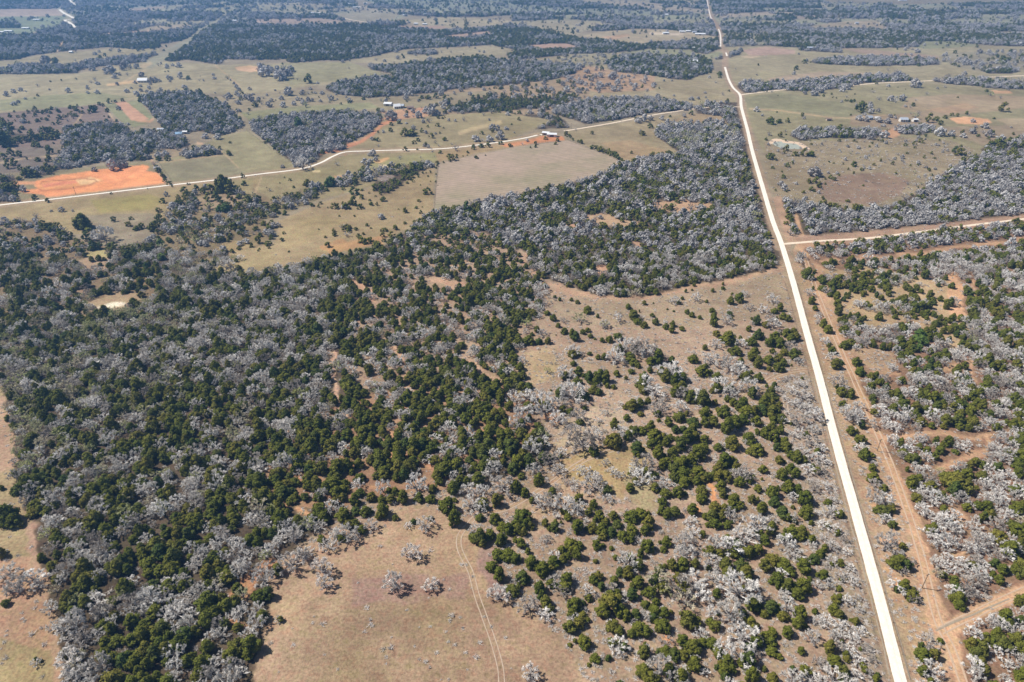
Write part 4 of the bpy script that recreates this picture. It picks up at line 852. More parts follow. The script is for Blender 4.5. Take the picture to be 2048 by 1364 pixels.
view(1536, 0, .25, 'bare', "990 780 60 1080 780 60 1100 845 26 1140 850 26 820 850 50 830 885 50 885 880 36 820 828 44 735 935 60 790 950 50 960 960 60 890 950 60 1180 660 80 965 680 30 1100 390 30 910 460 44 1100 432 24 1147 432 24 1195 400 44 370 735 60 430 715 60 600 710 50 640 695 44 1640 960 40 1610 915 24 1740 980 30")
view(1536, 0, .25, 'cedar', "745 858 75 715 855 40 775 860 40 1885 858 72 445 762 22 518 778 14 548 780 16 620 800 22 640 802 16 665 805 30 690 802 26 735 818 14 785 832 14 695 750 14 80 762 10 20 965 50 5 960 40 92 960 42 158 965 30 1475 915 30 1515 920 30 1290 950 60 1350 945 50 1380 975 50 1420 930 40 1810 942 24 1130 962 24 280 725 20 205 720 16 835 712 10 950 712 10 1100 712 10 1040 695 10 1185 470 40")
view(512, 220, .25, 'cedar', "1080 105 40 1145 95 34 1075 155 44 1240 165 90 1190 175 70 1295 232 40 1265 255 34 1325 165 32 1375 128 22 1455 112 40 1470 180 20 1500 142 16 1405 205 44 975 235 34 975 172 22 1370 75 12 1458 58 24 1492 62 20 1738 280 40 1802 278 46 1858 278 46 1808 182 34 1960 258 40 1195 310 40 1290 310 20 1570 375 60 1545 360 44 1550 402 28 1605 355 24 1655 365 14 1690 358 14 1760 370 40 1835 358 16 1620 398 16 1500 415 20 1450 415 34 1450 440 22 1440 462 16 1440 510 16 1437 570 18 1455 600 10 1420 795 30 1395 495 20 1375 525 20 1360 500 14 1335 500 22 1300 530 20 1290 500 30 1255 565 24 1210 575 30 1240 520 50 1270 500 40 1220 535 50 1175 540 44 1095 595 60 1145 580 50 1050 645 40 1020 645 24 998 668 28 1105 640 16 955 685 18 1015 708 50 910 715 26 922 748 20 968 752 26 1302 720 32 1192 802 46 1318 815 34 715 758 70 780 730 70 750 735 50 695 745 30 628 762 60 780 640 80 848 632 30 905 660 18 800 572 50 695 625 30 665 845 18 798 945 36 888 915 30 918 940 20 718 930 70 745 925 50 620 958 36 1030 952 42 1015 995 44 1080 992 56 1022 1038 34 1115 935 50 1190 897 32 1270 888 36 1160 990 32 998 965 20 945 1072 20 880 1105 16 575 1072 56 905 1035 66 840 1030 70 870 1050 50 820 1000 40 1345 890 60 1310 895 50 1235 925 20 1080 1060 60 222 980 26 500 952 16 260 1130 18 265 1128 14 630 1150 60 270 555 24 228 538 14 190 582 12 85 618 12 15 1120 20 125 885 40 95 1055 60 20 1040 60 30 990 50 120 1010 50 105 945 60 60 900 50 230 820 44 158 800 60 445 750 44 515 740 30 500 768 24 1395 570 12 1315 598 14 1140 790 16 1330 772 14 575 780 14 1050 960 20 2045 110 20")
view(512, 220, .25, 'bare', "940 340 60 915 350 40 1345 280 30 1380 290 30 1460 280 24 1890 130 60 1930 140 50 1865 225 60 1950 200 70 2000 140 40 1755 220 66 1000 845 60 725 992 50 370 425 110 320 425 60 1430 370 14 1410 330 16 870 410 70 910 400 50 700 765 50 690 930 50")
view(1024, 220, .25, 'cedar', "640 178 34 1045 178 50 955 335 28 1280 353 28 708 305 62 650 288 50 680 290 24 555 252 40 530 245 30 745 325 44 775 335 44 800 348 44 830 360 44 855 380 40 880 395 24 845 370 40 820 350 40 935 415 40 190 262 32 188 288 26 148 297 18 365 235 36 348 262 32 488 235 20 460 205 40 430 190 40 1105 120 50 1145 640 60 1145 670 70 990 60 30")
view(1024, 220, .25, 'bare', "1010 75 60 1060 65 60 1110 60 50 1200 60 40 1030 170 30 120 240 30")
view(0, 220, .25, 'cedar', "20 240 110 70 250 90 40 200 90 135 240 60 190 230 60 250 215 70 300 212 60 340 208 60 390 205 70 440 200 60 480 195 50 350 160 60 400 150 50 250 180 40 85 340 60 20 365 60 148 350 54 300 390 46 385 385 60 260 280 30 105 415 60 60 440 60 500 305 24 520 300 20 175 135 50 40 115 90 10 100 60 300 80 34 370 68 34 475 57 40 30 540 70 150 540 46 200 500 80 250 500 80 290 510 60 370 440 60 340 470 50 390 490 50 45 600 100 110 600 80 145 720 30 270 690 50 380 720 40 268 715 24 655 895 115 710 895 30 1025 908 50 1048 862 34 1085 935 60 1135 925 50 1115 938 40 1215 930 80 1240 905 70 1265 850 66 1262 795 50 1205 935 50 1440 830 70 1420 790 40 1410 740 70 1450 738 50 1300 720 50 1420 685 40 1475 682 50 1540 680 30 1560 705 20 1550 640 30 1470 627 70 1570 622 50 1245 445 34 1262 475 50 1300 520 50 1320 560 40 1350 580 40 1938 528 34 1338 382 46 1265 382 50 1758 300 34 1830 340 50 1950 580 50 1780 600 120 1830 630 90 1890 625 70 1680 620 90 1620 640 60 1720 670 60 1660 695 70 1740 700 60 1910 680 60 1980 700 80 1840 690 60 1610 785 30 1790 860 24 1635 755 14 1500 592 18 1515 590 16 1375 608 20 1180 628 12 890 665 20 600 940 14 705 965 80 690 1015 70")
view(0, 220, .25, 'bare', "490 790 50 580 805 20 410 803 24 285 845 50 750 468 50 900 440 90 960 430 70 1000 430 50 1640 200 60 1740 205 60 185 630 50 190 640 30 1405 755 60 820 980 150 780 1000 80")
view(1536, 220, .25, 'cedar', "30 85 60 92 85 44 160 88 30 345 145 34 100 200 40 145 190 20 330 565 50 390 560 60 410 600 50 350 625 50 285 650 34 370 640 30 440 700 36 460 590 24 640 718 40 750 470 34 690 430 50 850 430 30 1000 425 30 1290 472 34 1140 440 20 1200 435 20 1250 375 24 1540 325 80 1500 320 50 1225 242 44 1100 272 34 1310 340 30 1170 265 34 915 240 34 490 410 20 500 530 40 530 545 40 570 520 20 350 340 70 285 345 50 220 345 50 150 305 50 20 360 60 40 370 60 1850 245 70 1850 280 60 1960 330 80 1890 290 50 1790 260 40 2040 280 60 1890 260 50 60 640 20")
view(1536, 220, .25, 'bare', "1010 385 30 1075 370 40 380 490 90 400 500 60 340 480 40 1380 165 90 1470 180 60 1565 195 50 1770 185 60 1870 210 70 1640 160 60 820 205 60 1090 140 60 1035 140 50 1195 160 50 1260 155 50 1310 130 60 1740 115 60 925 115 40 620 390 30 780 370 30 940 190 70 1960 265 60")

# ------------------------------------------------------------------ forests grown over the survey
def gen(d0, d1, sp, size0, seed):
    """jittered lattice of candidate trees between two distances -> arrays"""
    rs = np.random.RandomState(seed)
    ys = np.arange(d0, d1, sp * .87)
    xs_all, ys_all = [], []
    for i, y in enumerate(ys):
        hw = .80 * (y * cP + CAM_H * sP) + 25
        x = np.arange(-hw, hw, sp) + (i % 2) * sp * .5
        xs_all.append(x); ys_all.append(np.full_like(x, y))
    x = np.concatenate(xs_all); y = np.concatenate(ys_all)
    x = x + rs.uniform(-.42, .42, x.size) * sp; y = y + rs.uniform(-.42, .42, y.size) * sp
    u, v = to_px(x, y)
    w = np.clip((v + 130) / 900.0, .03, 1)
    wu = (fbm(x / 7, y / 7, 31) - .5) * 30 * w; wv = (fbm(x / 7, y / 7, 32) - .5) * 16 * w
    far = v < 380
    us = u + np.where(v < 180, wu * .9, np.where(far, wu * .18, wu)); vs_ = v + np.where(v < 180, wv * .5, np.where(far, wv * .1, wv))
    ok = (u > -80) & (u < 2130) & (v > -40) & (v < 1480)
    d = sample(RD, us, vs_); k = sample(RK, us, vs_); l = sample(RL, us, vs_); s = sample(RS, us, vs_)
    # sparse places thin out into clumps, dense ones keep small gaps
    cl = fbm(x / 14, y / 14, 41)
    p = np.where(d > .9, d - np.clip(cl - .68, 0, 1) * 1.6, np.where(d > .2, np.clip(d + (cl - .5) * 2.6, 0.02, .97), d))
    keep = ok & (rs.rand(x.size) < p)
    x, y, v, k, l, s, d = x[keep], y[keep], v[keep], k[keep], l[keep], s[keep], d[keep]
    # cedars stand in clumps
    c1 = fbm(x / 10, y / 10, 51, 3); c2 = rs.rand(x.size)
    k = np.where(v < 135, np.clip(k * 1.15 + (fbm(x / 90, y / 60, 57, 2) - .5) * 1.3, .02, .95), k)
    th = np.clip((c1 - .5) * 2.3 + (k - .5) * 1.6 + .60, .03, .97)
    ced = c2 < th
    bud = (~ced) & (rs.rand(x.size) < np.clip(l * (1 + (fbm(x / 30, y / 30, 61) - .5) * 4), 0, .8))
    kind = np.where(ced, 0, np.where(bud, 2, 1))
    sz = size0 * s * np.clip(rs.lognormal(0, .2, x.size), .6, 1.6) * np.where(ced, .92, 1.06)
    sz = np.where((d < .1), sz * rs.uniform(.5, 1.25, x.size), sz)
    return x, y, sz, kind
lots = [gen(40, 560, 4.2, 5.6, 1), gen(560, 1150, 5.4, 6.9, 2), gen(1150, 2000, 6.8, 8.3, 3), gen(2000, 3500, 9.2, 10.5, 4)]
PX = np.concatenate([a[0] for a in lots]); PY = np.concatenate([a[1] for a in lots]); PS = np.concatenate([a[2] for a in lots]); PKD = np.concatenate([a[3] for a in lots])
# small cedars and bushes grow at the feet of the listed ones
_r = random.Random(77)
for (u, v, w, kd) in list(HAND):
    if v > 540 and w > 16 and kd in ('cedar', 'bare') and not (500 < u < 1010 and v > 1050):
        for _k in range(2):
            if _r.random() < (.5 if kd == 'cedar' else .3):
                a_ = _r.uniform(0, 6.28); HAND.append((u + math.cos(a_) * w * .62, v + math.sin(a_) * w * .42, w * _r.uniform(.3, .55), 'cedar' if _r.random() < .6 else 'bare'))
# the trees read one by one
KN = {'cedar': 0, 'bare': 1, 'bud': 2, 'green': 3}
hx, hy, hs, hk = [], [], [], []
for (u, v, w, kd) in HAND:
    s_ = w / px_per_m(v) * (1.2 if kd == 'cedar' else 1.22)
    if v > 540: s_ = max(s_, 1.6)
    x, y = ground_at(u, v, .36 * s_)
    hx.append(float(x)); hy.append(float(y)); hs.append(s_); hk.append(KN[kd])
hx, hy, hs, hk = map(np.array, (hx, hy, hs, hk))
# grown trees give way to the listed ones
keep = np.ones(PX.size, bool)
for i in range(len(hx)):
    if hs[i] < 2: continue
    near = (np.abs(PX - hx[i]) < hs[i] * .62) & (np.abs(PY - hy[i]) < hs[i] * .62)
    keep &= ~near
PX, PY, PS, PKD = PX[keep], PY[keep], PS[keep], PKD[keep]
AX = np.concatenate([PX, hx]); AY = np.concatenate([PY, hy]); AS = np.concatenate([PS, hs]); ISHAND = np.arange(PX.size + hx.size) >= PX.size; AK = np.concatenate([PKD, hk]).astype(int)
AU, AV = to_px(AX, AY)
_mx = np.interp(AV, [p[1] for p in MAIN], [p[0] for p in MAIN])
LOW = (AK == 1) & (AV > 740) & (AU < _mx) & (AU > _mx - 95)
KEEPTALL = (np.hypot(AU - 1640, AV - 843) < 14) | (np.hypot(AU - 1655, AV - 900) < 14)
onroad = (np.abs(AU - _mx) < 12 + .02 * AV) & (AV > 140)
AS = np.where(LOW & ~KEEPTALL, AS * np.where(AU > _mx - 45, .62, .82), AS)
ok_ = ~(onroad & (AK != 9)); LOWT = LOW & ~KEEPTALL
AX, AY, AS, AK, AU, AV, LOWT, ISHAND = AX[ok_], AY[ok_], AS[ok_], AK[ok_], AU[ok_], AV[ok_], LOWT[ok_], ISHAND[ok_]
CUv, CVv = to_px(AX, AY, .36 * AS)
APX = AS * np.array([px_per_m(v) for v in AV])
rs = np.random.RandomState(99)
ROT = rs.uniform(0, 6.283, AX.size); HZ = rs.uniform(.85, 1.2, AX.size); VAR = rs.randint(0, 60, AX.size)
HZ = np.where(LOWT, HZ * .75, HZ * np.where(AK == 1, rs.uniform(.78, 1.12, AX.size), rs.uniform(.78, 1.05, AX.size)))
print("trees", AX.size, [int((AK == i).sum()) for i in range(4)])

# ------------------------------------------------------------------ which trees stand as things of their own
inframe = (CUv > 4) & (CUv < 2044) & (CVv > 4) & (CVv < 1360)
indiv = np.zeros(AX.size, bool)
for kd, lim in ((0, 300), (1, 300), (2, 120), (3, 12)):
    c = np.where((AK == kd) & inframe)[0]
    c = c[np.argsort(-APX[c])][:lim]
    indiv[c] = True

MARKS = [(643, 1150, "two touching whitish meadow trees"), (784, 1165, "widest lone whitish meadow tree"), (823, 1105, "uppermost lone whitish meadow tree"),
 (861, 1167, "smallest lone whitish meadow tree"), (995, 1187, "whitish tree beside meadow ruts"), (1061, 1345, "whitish tree at bottom edge"),
 (935, 1055, "the two-rut track's bend"), (1130, 945, "the sandy trail's fork"), (1424, 985, "orange patch among cedars"), (1754, 895, "the upper utility pole"),
 (1844, 1170, "the lower utility pole"), (1885, 1260, "the sandy lane crossing"), (1915, 965, "broad cedar clump beyond lane"), (1840, 680, "the bright green trees"),
 (1050, 778, "the small brown pond"), (225, 612, "the white dry pond"), (12, 1030, "dark bush in left clearing"), (71, 1330, "slender white tree at lower left"),
 (60, 1165, "pinkish bare trees at left"), (535, 1170, "the meadow's left corner"), (510, 1290, "the meadow's lower left edge"), (675, 770, "narrow bare strip in wood"),
 (1572, 815, "short ruts beside white road"), (1800, 1350, "the white road's lower end"), (1620, 740, "where trail meets white road"),
 (1740, 870, "the lane junction"), (1985, 872, "the cross lane's right end"), (300, 1364, "bottom edge of left wood"), (30, 940, "the left wood's notch"),
 (2048, 1364, "the lower right corner"), (1350, 1364, "bottom edge below the cedars"), (700, 1000, "sandy gap above the meadow"), (760, 860, "the wood's cedar-filled middle"),
 (420, 900, "the left wood's centre"), (1220, 1210, "the widest dark cedar"), (1476, 1172, "widest grey crown among cedars"), (2030, 1190, "the lower lane's right end")]
DIRS = ("right", "upper right", "above", "upper left", "left", "lower left", "below", "lower right")
GRP = {0: 'cedar trees of the woods and scrub', 1: 'leafless grey trees of the woods and scrub', 2: 'budding trees of the woods', 3: 'bright green trees'}
ids = np.where(indiv)[0]
lab = {}; szn = {}; base = {}
for kd in range(4):
    m = ids[AK[ids] == kd]
    if len(m) == 0: continue
    qs = np.quantile(APX[m], [.25, .6, .9])
    for i in m: szn[i] = ("small", "medium", "large", "very broad")[int((APX[i] > qs).sum())]
WORD = {0: "dark green cedar", 1: "leafless grey tree", 2: "tan-green budding tree", 3: "bright green tree"}
NW = {0: "cedar", 1: "bare tree", 2: "budding tree", 3: "green tree"}
allU, allV = CUv, CVv
for i in ids:
    best = min(MARKS, key=lambda m: math.hypot(m[0] - CUv[i], m[1] - CVv[i]))
    dx, dy = CUv[i] - best[0], -(CVv[i] - best[1]); dist = math.hypot(dx, dy)
    dr = DIRS[int(round(math.atan2(dy, dx) / (math.pi / 4))) % 8]
    dw = "just " if dist < 45 else "" if dist < 110 else "far "
    pos = f"{dw}{dr} of {best[2]}" if dr not in ("above", "below") else f"{dw}{dr} {best[2]}"
    near = np.where((np.abs(allU - CUv[i]) < 45) & (np.abs(allV - CVv[i]) < 35))[0]
    near = [j for j in near if j != i and math.hypot(allU[j] - CUv[i], allV[j] - CVv[i]) < (APX[i] + APX[j]) * .62]
    if not near: nb = "standing alone"
    else:
        j = min(near, key=lambda q: math.hypot(allU[q] - CUv[i], allV[q] - CVv[i]))
        sx = allU[j] - CUv[i]; sy = allV[j] - CVv[i]
        side = ("on right" if sx > 0 else "on left") if abs(sx) > abs(sy) else ("below it" if sy > 0 else "above it")
        nb = f"{NW[AK[j]]} {side}"
    base[i] = (f"{szn[i]} {WORD[AK[i]]} {pos}", nb)
def nwords(t): return len(t.split())
for i in ids:
    t = f"{base[i][0]}, {base[i][1]}"; lab[i] = t if nwords(t) <= 16 else base[i][0]
def groups_():
    by = {}
    for i in ids: by.setdefault(lab[i], []).append(i)
    return [(t, g) for t, g in by.items() if len(g) > 1]
ORD = ("leftmost", "second-left", "third-left", "fourth-left", "fifth-left")
for t, g in groups_():
    g.sort(key=lambda q: CUv[q])
    body = t if nwords(t) <= 12 else t.split(",")[0]
    for n_, q in enumerate(g):
        pre = ("left of two," if n_ == 0 else "right of two,") if len(g) == 2 else ("rightmost" if n_ == len(g) - 1 else ORD[min(n_, 4)])
        lab[q] = f"{pre} {body}"
for t, g in groups_():
    g.sort(key=lambda q: CVv[q])
    for n_, q in enumerate(g): lab[q] = " ".join((("upper," if n_ == 0 else "lower,") + " " + t).split()[:16])
# hand-written labels for the trees everyone can point at
SPECIAL = {(643, 1133): "upper of the two touching whitish bare trees in the meadow", (647, 1166): "lower of the two touching whitish bare trees in the meadow",
 (784, 1166): "widest lone whitish bare tree standing in the bare meadow", (823, 1106): "uppermost lone whitish bare tree standing in the bare meadow",
 (861, 1167): "smallest lone whitish bare tree, right of the widest meadow tree", (995, 1187): "whitish bare tree right beside the two wheel ruts crossing the meadow",
 (1061, 1344): "whitish bare tree alone at the bottom edge of the meadow", (71, 1324): "small slender white tree alone in the grass at the lower left"}
PALE = set()
for (u, v), t in SPECIAL.items():
    c = [i for i in ids if AK[i] == 1]
    j = min(c, key=lambda q: math.hypot(CUv[q] - u, CVv[q] - v)); lab[j] = t; PALE.add(j)

def place_tree(i):
    kd = ('cedar', 'bare', 'bud', 'green')[AK[i]]
    nm = ('cedar_tree', 'bare_oak_tree', 'budding_tree', 'green_leafed_tree')[AK[i]]
    if i in PALE: kd = 'pale'
    tm, cm = SEP[kd][VAR[i] % len(SEP[kd])]
    root = thing(nm, lab[i], ('cedar tree', 'bare tree', 'budding tree', 'green tree')[AK[i]], (AX[i], AY[i], 0), ROT[i], GRP[AK[i]])
    root.scale = (AS[i], AS[i], AS[i] * HZ[i])
    for part, me in (('trunk', tm), ('crown', cm)):
        o = bpy.data.objects.new(part, me); COL.objects.link(o); o.parent = root
for i in ids: place_tree(i)

# ------------------------------------------------------------------ the rest of each kind: one object each
def scatter(name, protos, x, y, s, rot, hz, var, label=None, z=0.0):
    if len(x) == 0: return
    me = bpy.data.meshes.new(name)
    me.vertices.add(len(x)); me.vertices.foreach_set('co', np.stack([x, y, np.full(len(x), z)], 1).astype(np.float32).ravel())
    for nm, tp, key, arr in (("size", 'FLOAT_VECTOR', 'vector', np.stack([s, s, s * hz], 1)), ("turn", 'FLOAT_VECTOR', 'vector', np.stack([rot * 0, rot * 0, rot], 1)), ("pick", 'INT', 'value', var % len(protos))):
        at = me.attributes.new(nm, tp, 'POINT'); at.data.foreach_set(key, arr.ravel().astype(np.int32 if tp == 'INT' else np.float32))
    me.update()
    src = bpy.data.collections.new(name + "_sources")
    for p in protos:
        if p.name not in src.objects: src.objects.link(p)
    o = mesh_obj(name, me); tag(o, label, None, None, 'stuff')
    g = bpy.data.node_groups.new(name + "_scatter", 'GeometryNodeTree')
    g.interface.new_socket("Geometry", in_out='INPUT', socket_type='NodeSocketGeometry'); g.interface.new_socket("Geometry", in_out='OUTPUT', socket_type='NodeSocketGeometry')
    N = g.nodes; gi = N.new("NodeGroupInput"); go = N.new("NodeGroupOutput")
    ci = N.new("GeometryNodeCollectionInfo"); ci.inputs[0].default_value = src; ci.inputs["Separate Children"].default_value = True; ci.inputs["Reset Children"].default_value = True
    ip = N.new("GeometryNodeInstanceOnPoints"); ip.inputs["Pick Instance"].default_value = True
    def attr(nm, dt):
        a = N.new("GeometryNodeInputNamedAttribute"); a.data_type = dt; a.inputs["Name"].default_value = nm; return a.outputs[0]
    e2r = N.new("FunctionNodeEulerToRotation")
    g.links.new(gi.outputs[0], ip.inputs["Points"]); g.links.new(ci.outputs[0], ip.inputs["Instance"])
    g.links.new(attr("pick", 'INT'), ip.inputs["Instance Index"]); g.links.new(attr("size", 'FLOAT_VECTOR'), ip.inputs["Scale"])
    g.links.new(attr("turn", 'FLOAT_VECTOR'), e2r.inputs[0]); g.links.new(e2r.outputs[0], ip.inputs["Rotation"])
    g.links.new(ip.outputs[0], go.inputs[0])
    md = o.modifiers.new("scatter", 'NODES'); md.node_group = g
    return o
for kd, nm, txt in ((0, 'cedar_woodland', "dark green cedars filling the woods and dotting the scrub and pastures"), (1, 'bare_woodland', "leafless grey trees covering the woods out to the hazy distance"), (2, 'budding_woodland', "tan and yellow-green budding trees mixed into the grey woods")):
    m = (AK == kd) & ~indiv
    if kd == 2: m = ((AK == 2) | (AK == 3)) & ~indiv
    near = m & (AY < 470); far = m & ~(AY < 470)
    base_ = ('cedar', 'bare', 'bud')[kd]
    prs = PROTO[base_ + '_near'] + PROTO[base_ + '_far']
    nn, nf = len(PROTO[base_ + '_near']), len(PROTO[base_ + '_far'])
    pick = np.where(near, VAR % nn, nn + np.where(ISHAND & (AK == 1) & (AS > 6.5), 2 + VAR % 3, VAR % nf))[m]
    # sources are kept in name order by the collection: rename them so that the order is known
    for q, p in enumerate(prs): p.name = f"{base_}_source_{q:02d}"
    scatter(nm, prs, AX[m], AY[m], AS[m], ROT[m], HZ[m], pick, txt)

# low dry brush and little bushes on open ground
def brush_pts(d0, d1, sp, seed, smin, smax):
    rs = np.random.RandomState(seed)
    X_, Y_ = [], []
    for y in np.arange(d0, d1, sp):
        hw = .80 * (y * cP + CAM_H * sP) + 10
        x = np.arange(-hw, hw, sp); X_.append(x); Y_.append(np.full_like(x, y))
    x = np.concatenate(X_); y = np.concatenate(Y_); x += rs.uniform(-.5, .5, x.size) * sp; y += rs.uniform(-.5, .5, y.size) * sp
    u, v = to_px(x, y); b = sample(RB, u, v)
    cl = fbm(x / 6, y / 6, 71, 3); p = np.where(b > .02, np.clip(b * .8 + (cl - .52) * 2.4 * np.clip(b * 2.5, 0, 1), 0, 1), 0)
    k = (rs.rand(x.size) < np.where(b > .9, np.clip(p + .25, 0, 1), p * .8)) & (u > -40) & (u < 2090) & (v < 1430)
    k &= np.abs(u - np.interp(v, [p[1] for p in MAIN], [p[0] for p in MAIN])) > 5 + .012 * np.maximum(v, 0)   # nothing grows on the road
    n = int(k.sum()); s = rs.uniform(smin, smax, n) * (.7 + .6 * rs.rand(n))
    return x[k], y[k], s
bx = [brush_pts(60, 330, 1.6, 5, 1.0, 2.4), brush_pts(330, 620, 3.2, 6, 1.2, 2.6), brush_pts(620, 1050, 5.0, 9, 1.8, 3.4)]
BX = np.concatenate([b[0] for b in bx]); BY = np.concatenate([b[1] for b in bx]); BS = np.concatenate([b[2] for b in bx])
rs = np.random.RandomState(5); [print(lab[i]) for i in ids[::40]] if __name__ == '__dbg__' else None; print("brush", BX.size)
for q, p in enumerate(PROTO['brush']): p.name = f"brush_source_{q:02d}"
scatter("dry_brush", PROTO['brush'], BX, BY, BS, rs.uniform(0, 6.28, BX.size), rs.uniform(.5, .9, BX.size), rs.randint(0, 60, BX.size), "low dry brush and twiggy weeds on the open pinkish ground")

# ------------------------------------------------------------------ buildings
M['roofwhite'] = plain_mat("white_metal_roof", (.70, .71, .72), .05, 1, .5)
M['roofgrey'] = plain_mat("grey_metal_roof", (.42, .46, .52), .08, 1, .5)
M['roofblue'] = plain_mat("blue_metal_roof", (.22, .36, .52), .08, 1, .5)
M['roofbrown'] = plain_mat("brown_shingle_roof", (.22, .16, .13), .15, 2)
M['wallw'] = plain_mat("pale_wall", (.66, .63, .57), .06, 1)
M['wallt'] = plain_mat("tan_wall", (.45, .37, .28), .08, 1)
M['glass'] = plain_mat("window_glass", (.04, .05, .06), .1, 1, .15)
M['door'] = plain_mat("dark_door", (.14, .10, .08), .1, 1)
M['concrete'] = plain_mat("concrete", (.4, .38, .35), .1, 1)
def boxm(lo, hi):
    (a, b, c), (d, e, f) = lo, hi
    v = [(a, b, c), (d, b, c), (d, e, c), (a, e, c), (a, b, f), (d, b, f), (d, e, f), (a, e, f)]
    return v, [(0, 3, 2, 1), (4, 5, 6, 7), (0, 1, 5, 4), (1, 2, 6, 5), (2, 3, 7, 6), (3, 0, 4, 7)]
def boxo(name, lo, hi, mat, parent):
    v, f = boxm(lo, hi); return mesh_obj(name, mk_mesh(name, v, f, (mat,)), parent)
def house(u, v, L_, D, H, rz, roof, wall, label, name='farmhouse', cat='house', z=0, barn=False):
    x, y = ground_at(u, v)
    t = thing(name, label, cat, (float(x), float(y), 0), math.radians(rz))
    rh = D * (.20 if barn else .28); l, d = L_ / 2, D / 2
    vv = [(-l, -d, -.1), (l, -d, -.1), (l, d, -.1), (-l, d, -.1), (-l, -d, H), (l, -d, H), (l, d, H), (-l, d, H), (-l, 0, H + rh), (l, 0, H + rh)]
    ff = [(0, 1, 5, 4), (2, 3, 7, 6), (1, 2, 6, 9, 5), (3, 0, 4, 8, 7)]
    mesh_obj('wall', mk_mesh('wall', vv, ff, (wall,)), t)
    e = .5; dz = rh * e / d
    rv = []
    for sx in (-l - e, l + e):
        rv += [(sx, -d - e, H - dz + .03), (sx, 0, H + rh + .03), (sx, d + e, H - dz + .03), (sx, -d - e, H - dz + .25), (sx, 0, H + rh + .25), (sx, d + e, H - dz + .25)]
    rf = [(0, 1, 7, 6), (1, 2, 8, 7), (3, 9, 10, 4), (4, 10, 11, 5), (0, 6, 9, 3), (2, 5, 11, 8), (0, 3, 4, 1), (1, 4, 5, 2), (6, 7, 10, 9), (7, 8, 11, 10)]
    ro = mesh_obj('roof', mk_mesh('roof', rv, rf, (roof,)), t)
    if barn:
        boxo('barn_door', (-2.2, -d - .08, 0), (2.2, -d + .02, min(3.4, H - .3)), M['door'], t)
    else:
        boxo('door', (-.55, -d - .08, 0), (.55, -d + .02, 2.1), M['door'], t)
        for wx in (-l * .62, l * .62): boxo('window', (wx - .8, -d - .06, 1.0), (wx + .8, -d + .02, 2.2), M['glass'], t)
        boxo('chimney', (l * .4, .6, H + rh * .3), (l * .4 + .8, 1.3, H + rh + .8), M['concrete'], ro)
    return t
house(287, 164, 15, 11, 3.2, 5, M['roofwhite'], M['wallw'], "white-roofed farmhouse left of the grove in the upper left pasture")
house(777, 211, 11, 8, 3, -12, M['roofwhite'], M['wallw'], "small white-roofed shed above the red dirt yard", 'shed', 'shed', barn=True)
house(794, 216, 9, 9, 3, 20, M['roofwhite'], M['wallw'], "white-roofed house at the head of the red dirt driveway")
house(801, 215, 10, 8, 3, -5, M['roofgrey'], M['wallt'], "grey-roofed building right beside the house on the red dirt yard", 'shed', 'shed', barn=True)
house(821, 218, 9, 7, 2.6, 10, M['roofbrown'], M['wallt'], "brown-roofed shed at the right end of the red dirt yard", 'shed', 'shed', barn=True)
house(1104, 273, 11, 6, 3, -9, M['roofwhite'], M['wallw'], "long white-roofed building at the top corner of the ploughed field", 'barn', 'barn', barn=True)
house(1092, 270, 8, 5, 3, -20, M['roofwhite'], M['wallt'], "white-roofed shed at the left end of the long building", 'shed', 'shed', barn=True)
house(359, 272, 7, 6, 3, 8, M['roofblue'], M['wallw'], "blue-roofed house in the trees right of the grey woods")
house(371, 267, 5, 4, 2.4, 0, M['roofwhite'], M['wallw'], "tiny white-roofed shed just right of the blue-roofed house", 'shed', 'shed', barn=True)
house(323, 262, 8, 5, 2.4, -10, M['roofgrey'], M['wallw'], "grey-roofed shed left of the blue-roofed house", 'shed', 'shed', barn=True)
house(1806, 243, 9, 7, 3, -6, M['roofgrey'], M['wallw'], "grey-roofed house left of the white shed in the right pasture")
house(1829, 243, 6, 5, 2.8, 6, M['roofwhite'], M['wallw'], "white-roofed shed right of the grey house in the right pasture", 'shed', 'shed', barn=True)
house(1738, 239, 7, 6, 3, 25, M['roofgrey'], M['wallw'], "small pale house half hidden by the green tree in the right pasture")
house(1753, 239, 6, 5, 2.5, 0, M['roofwhite'], M['wallt'], "tiny white shed between the two right pasture houses", 'shed', 'shed', barn=True)
house(1657, 241, 6, 4, 2.2, 0, M['roofbrown'], M['wallt'], "small brown shed beside the pasture trail's end", 'shed', 'shed', barn=True)
house(1385, 126, 18, 9, 3.4, -8, M['roofwhite'], M['wallw'], "white-roofed house at the back of the round wood")
house(1394, 130, 20, 7, 3, 8, M['roofwhite'], M['wallw'], "long white-roofed barn in front of the round wood's house", 'barn', 'barn', barn=True)
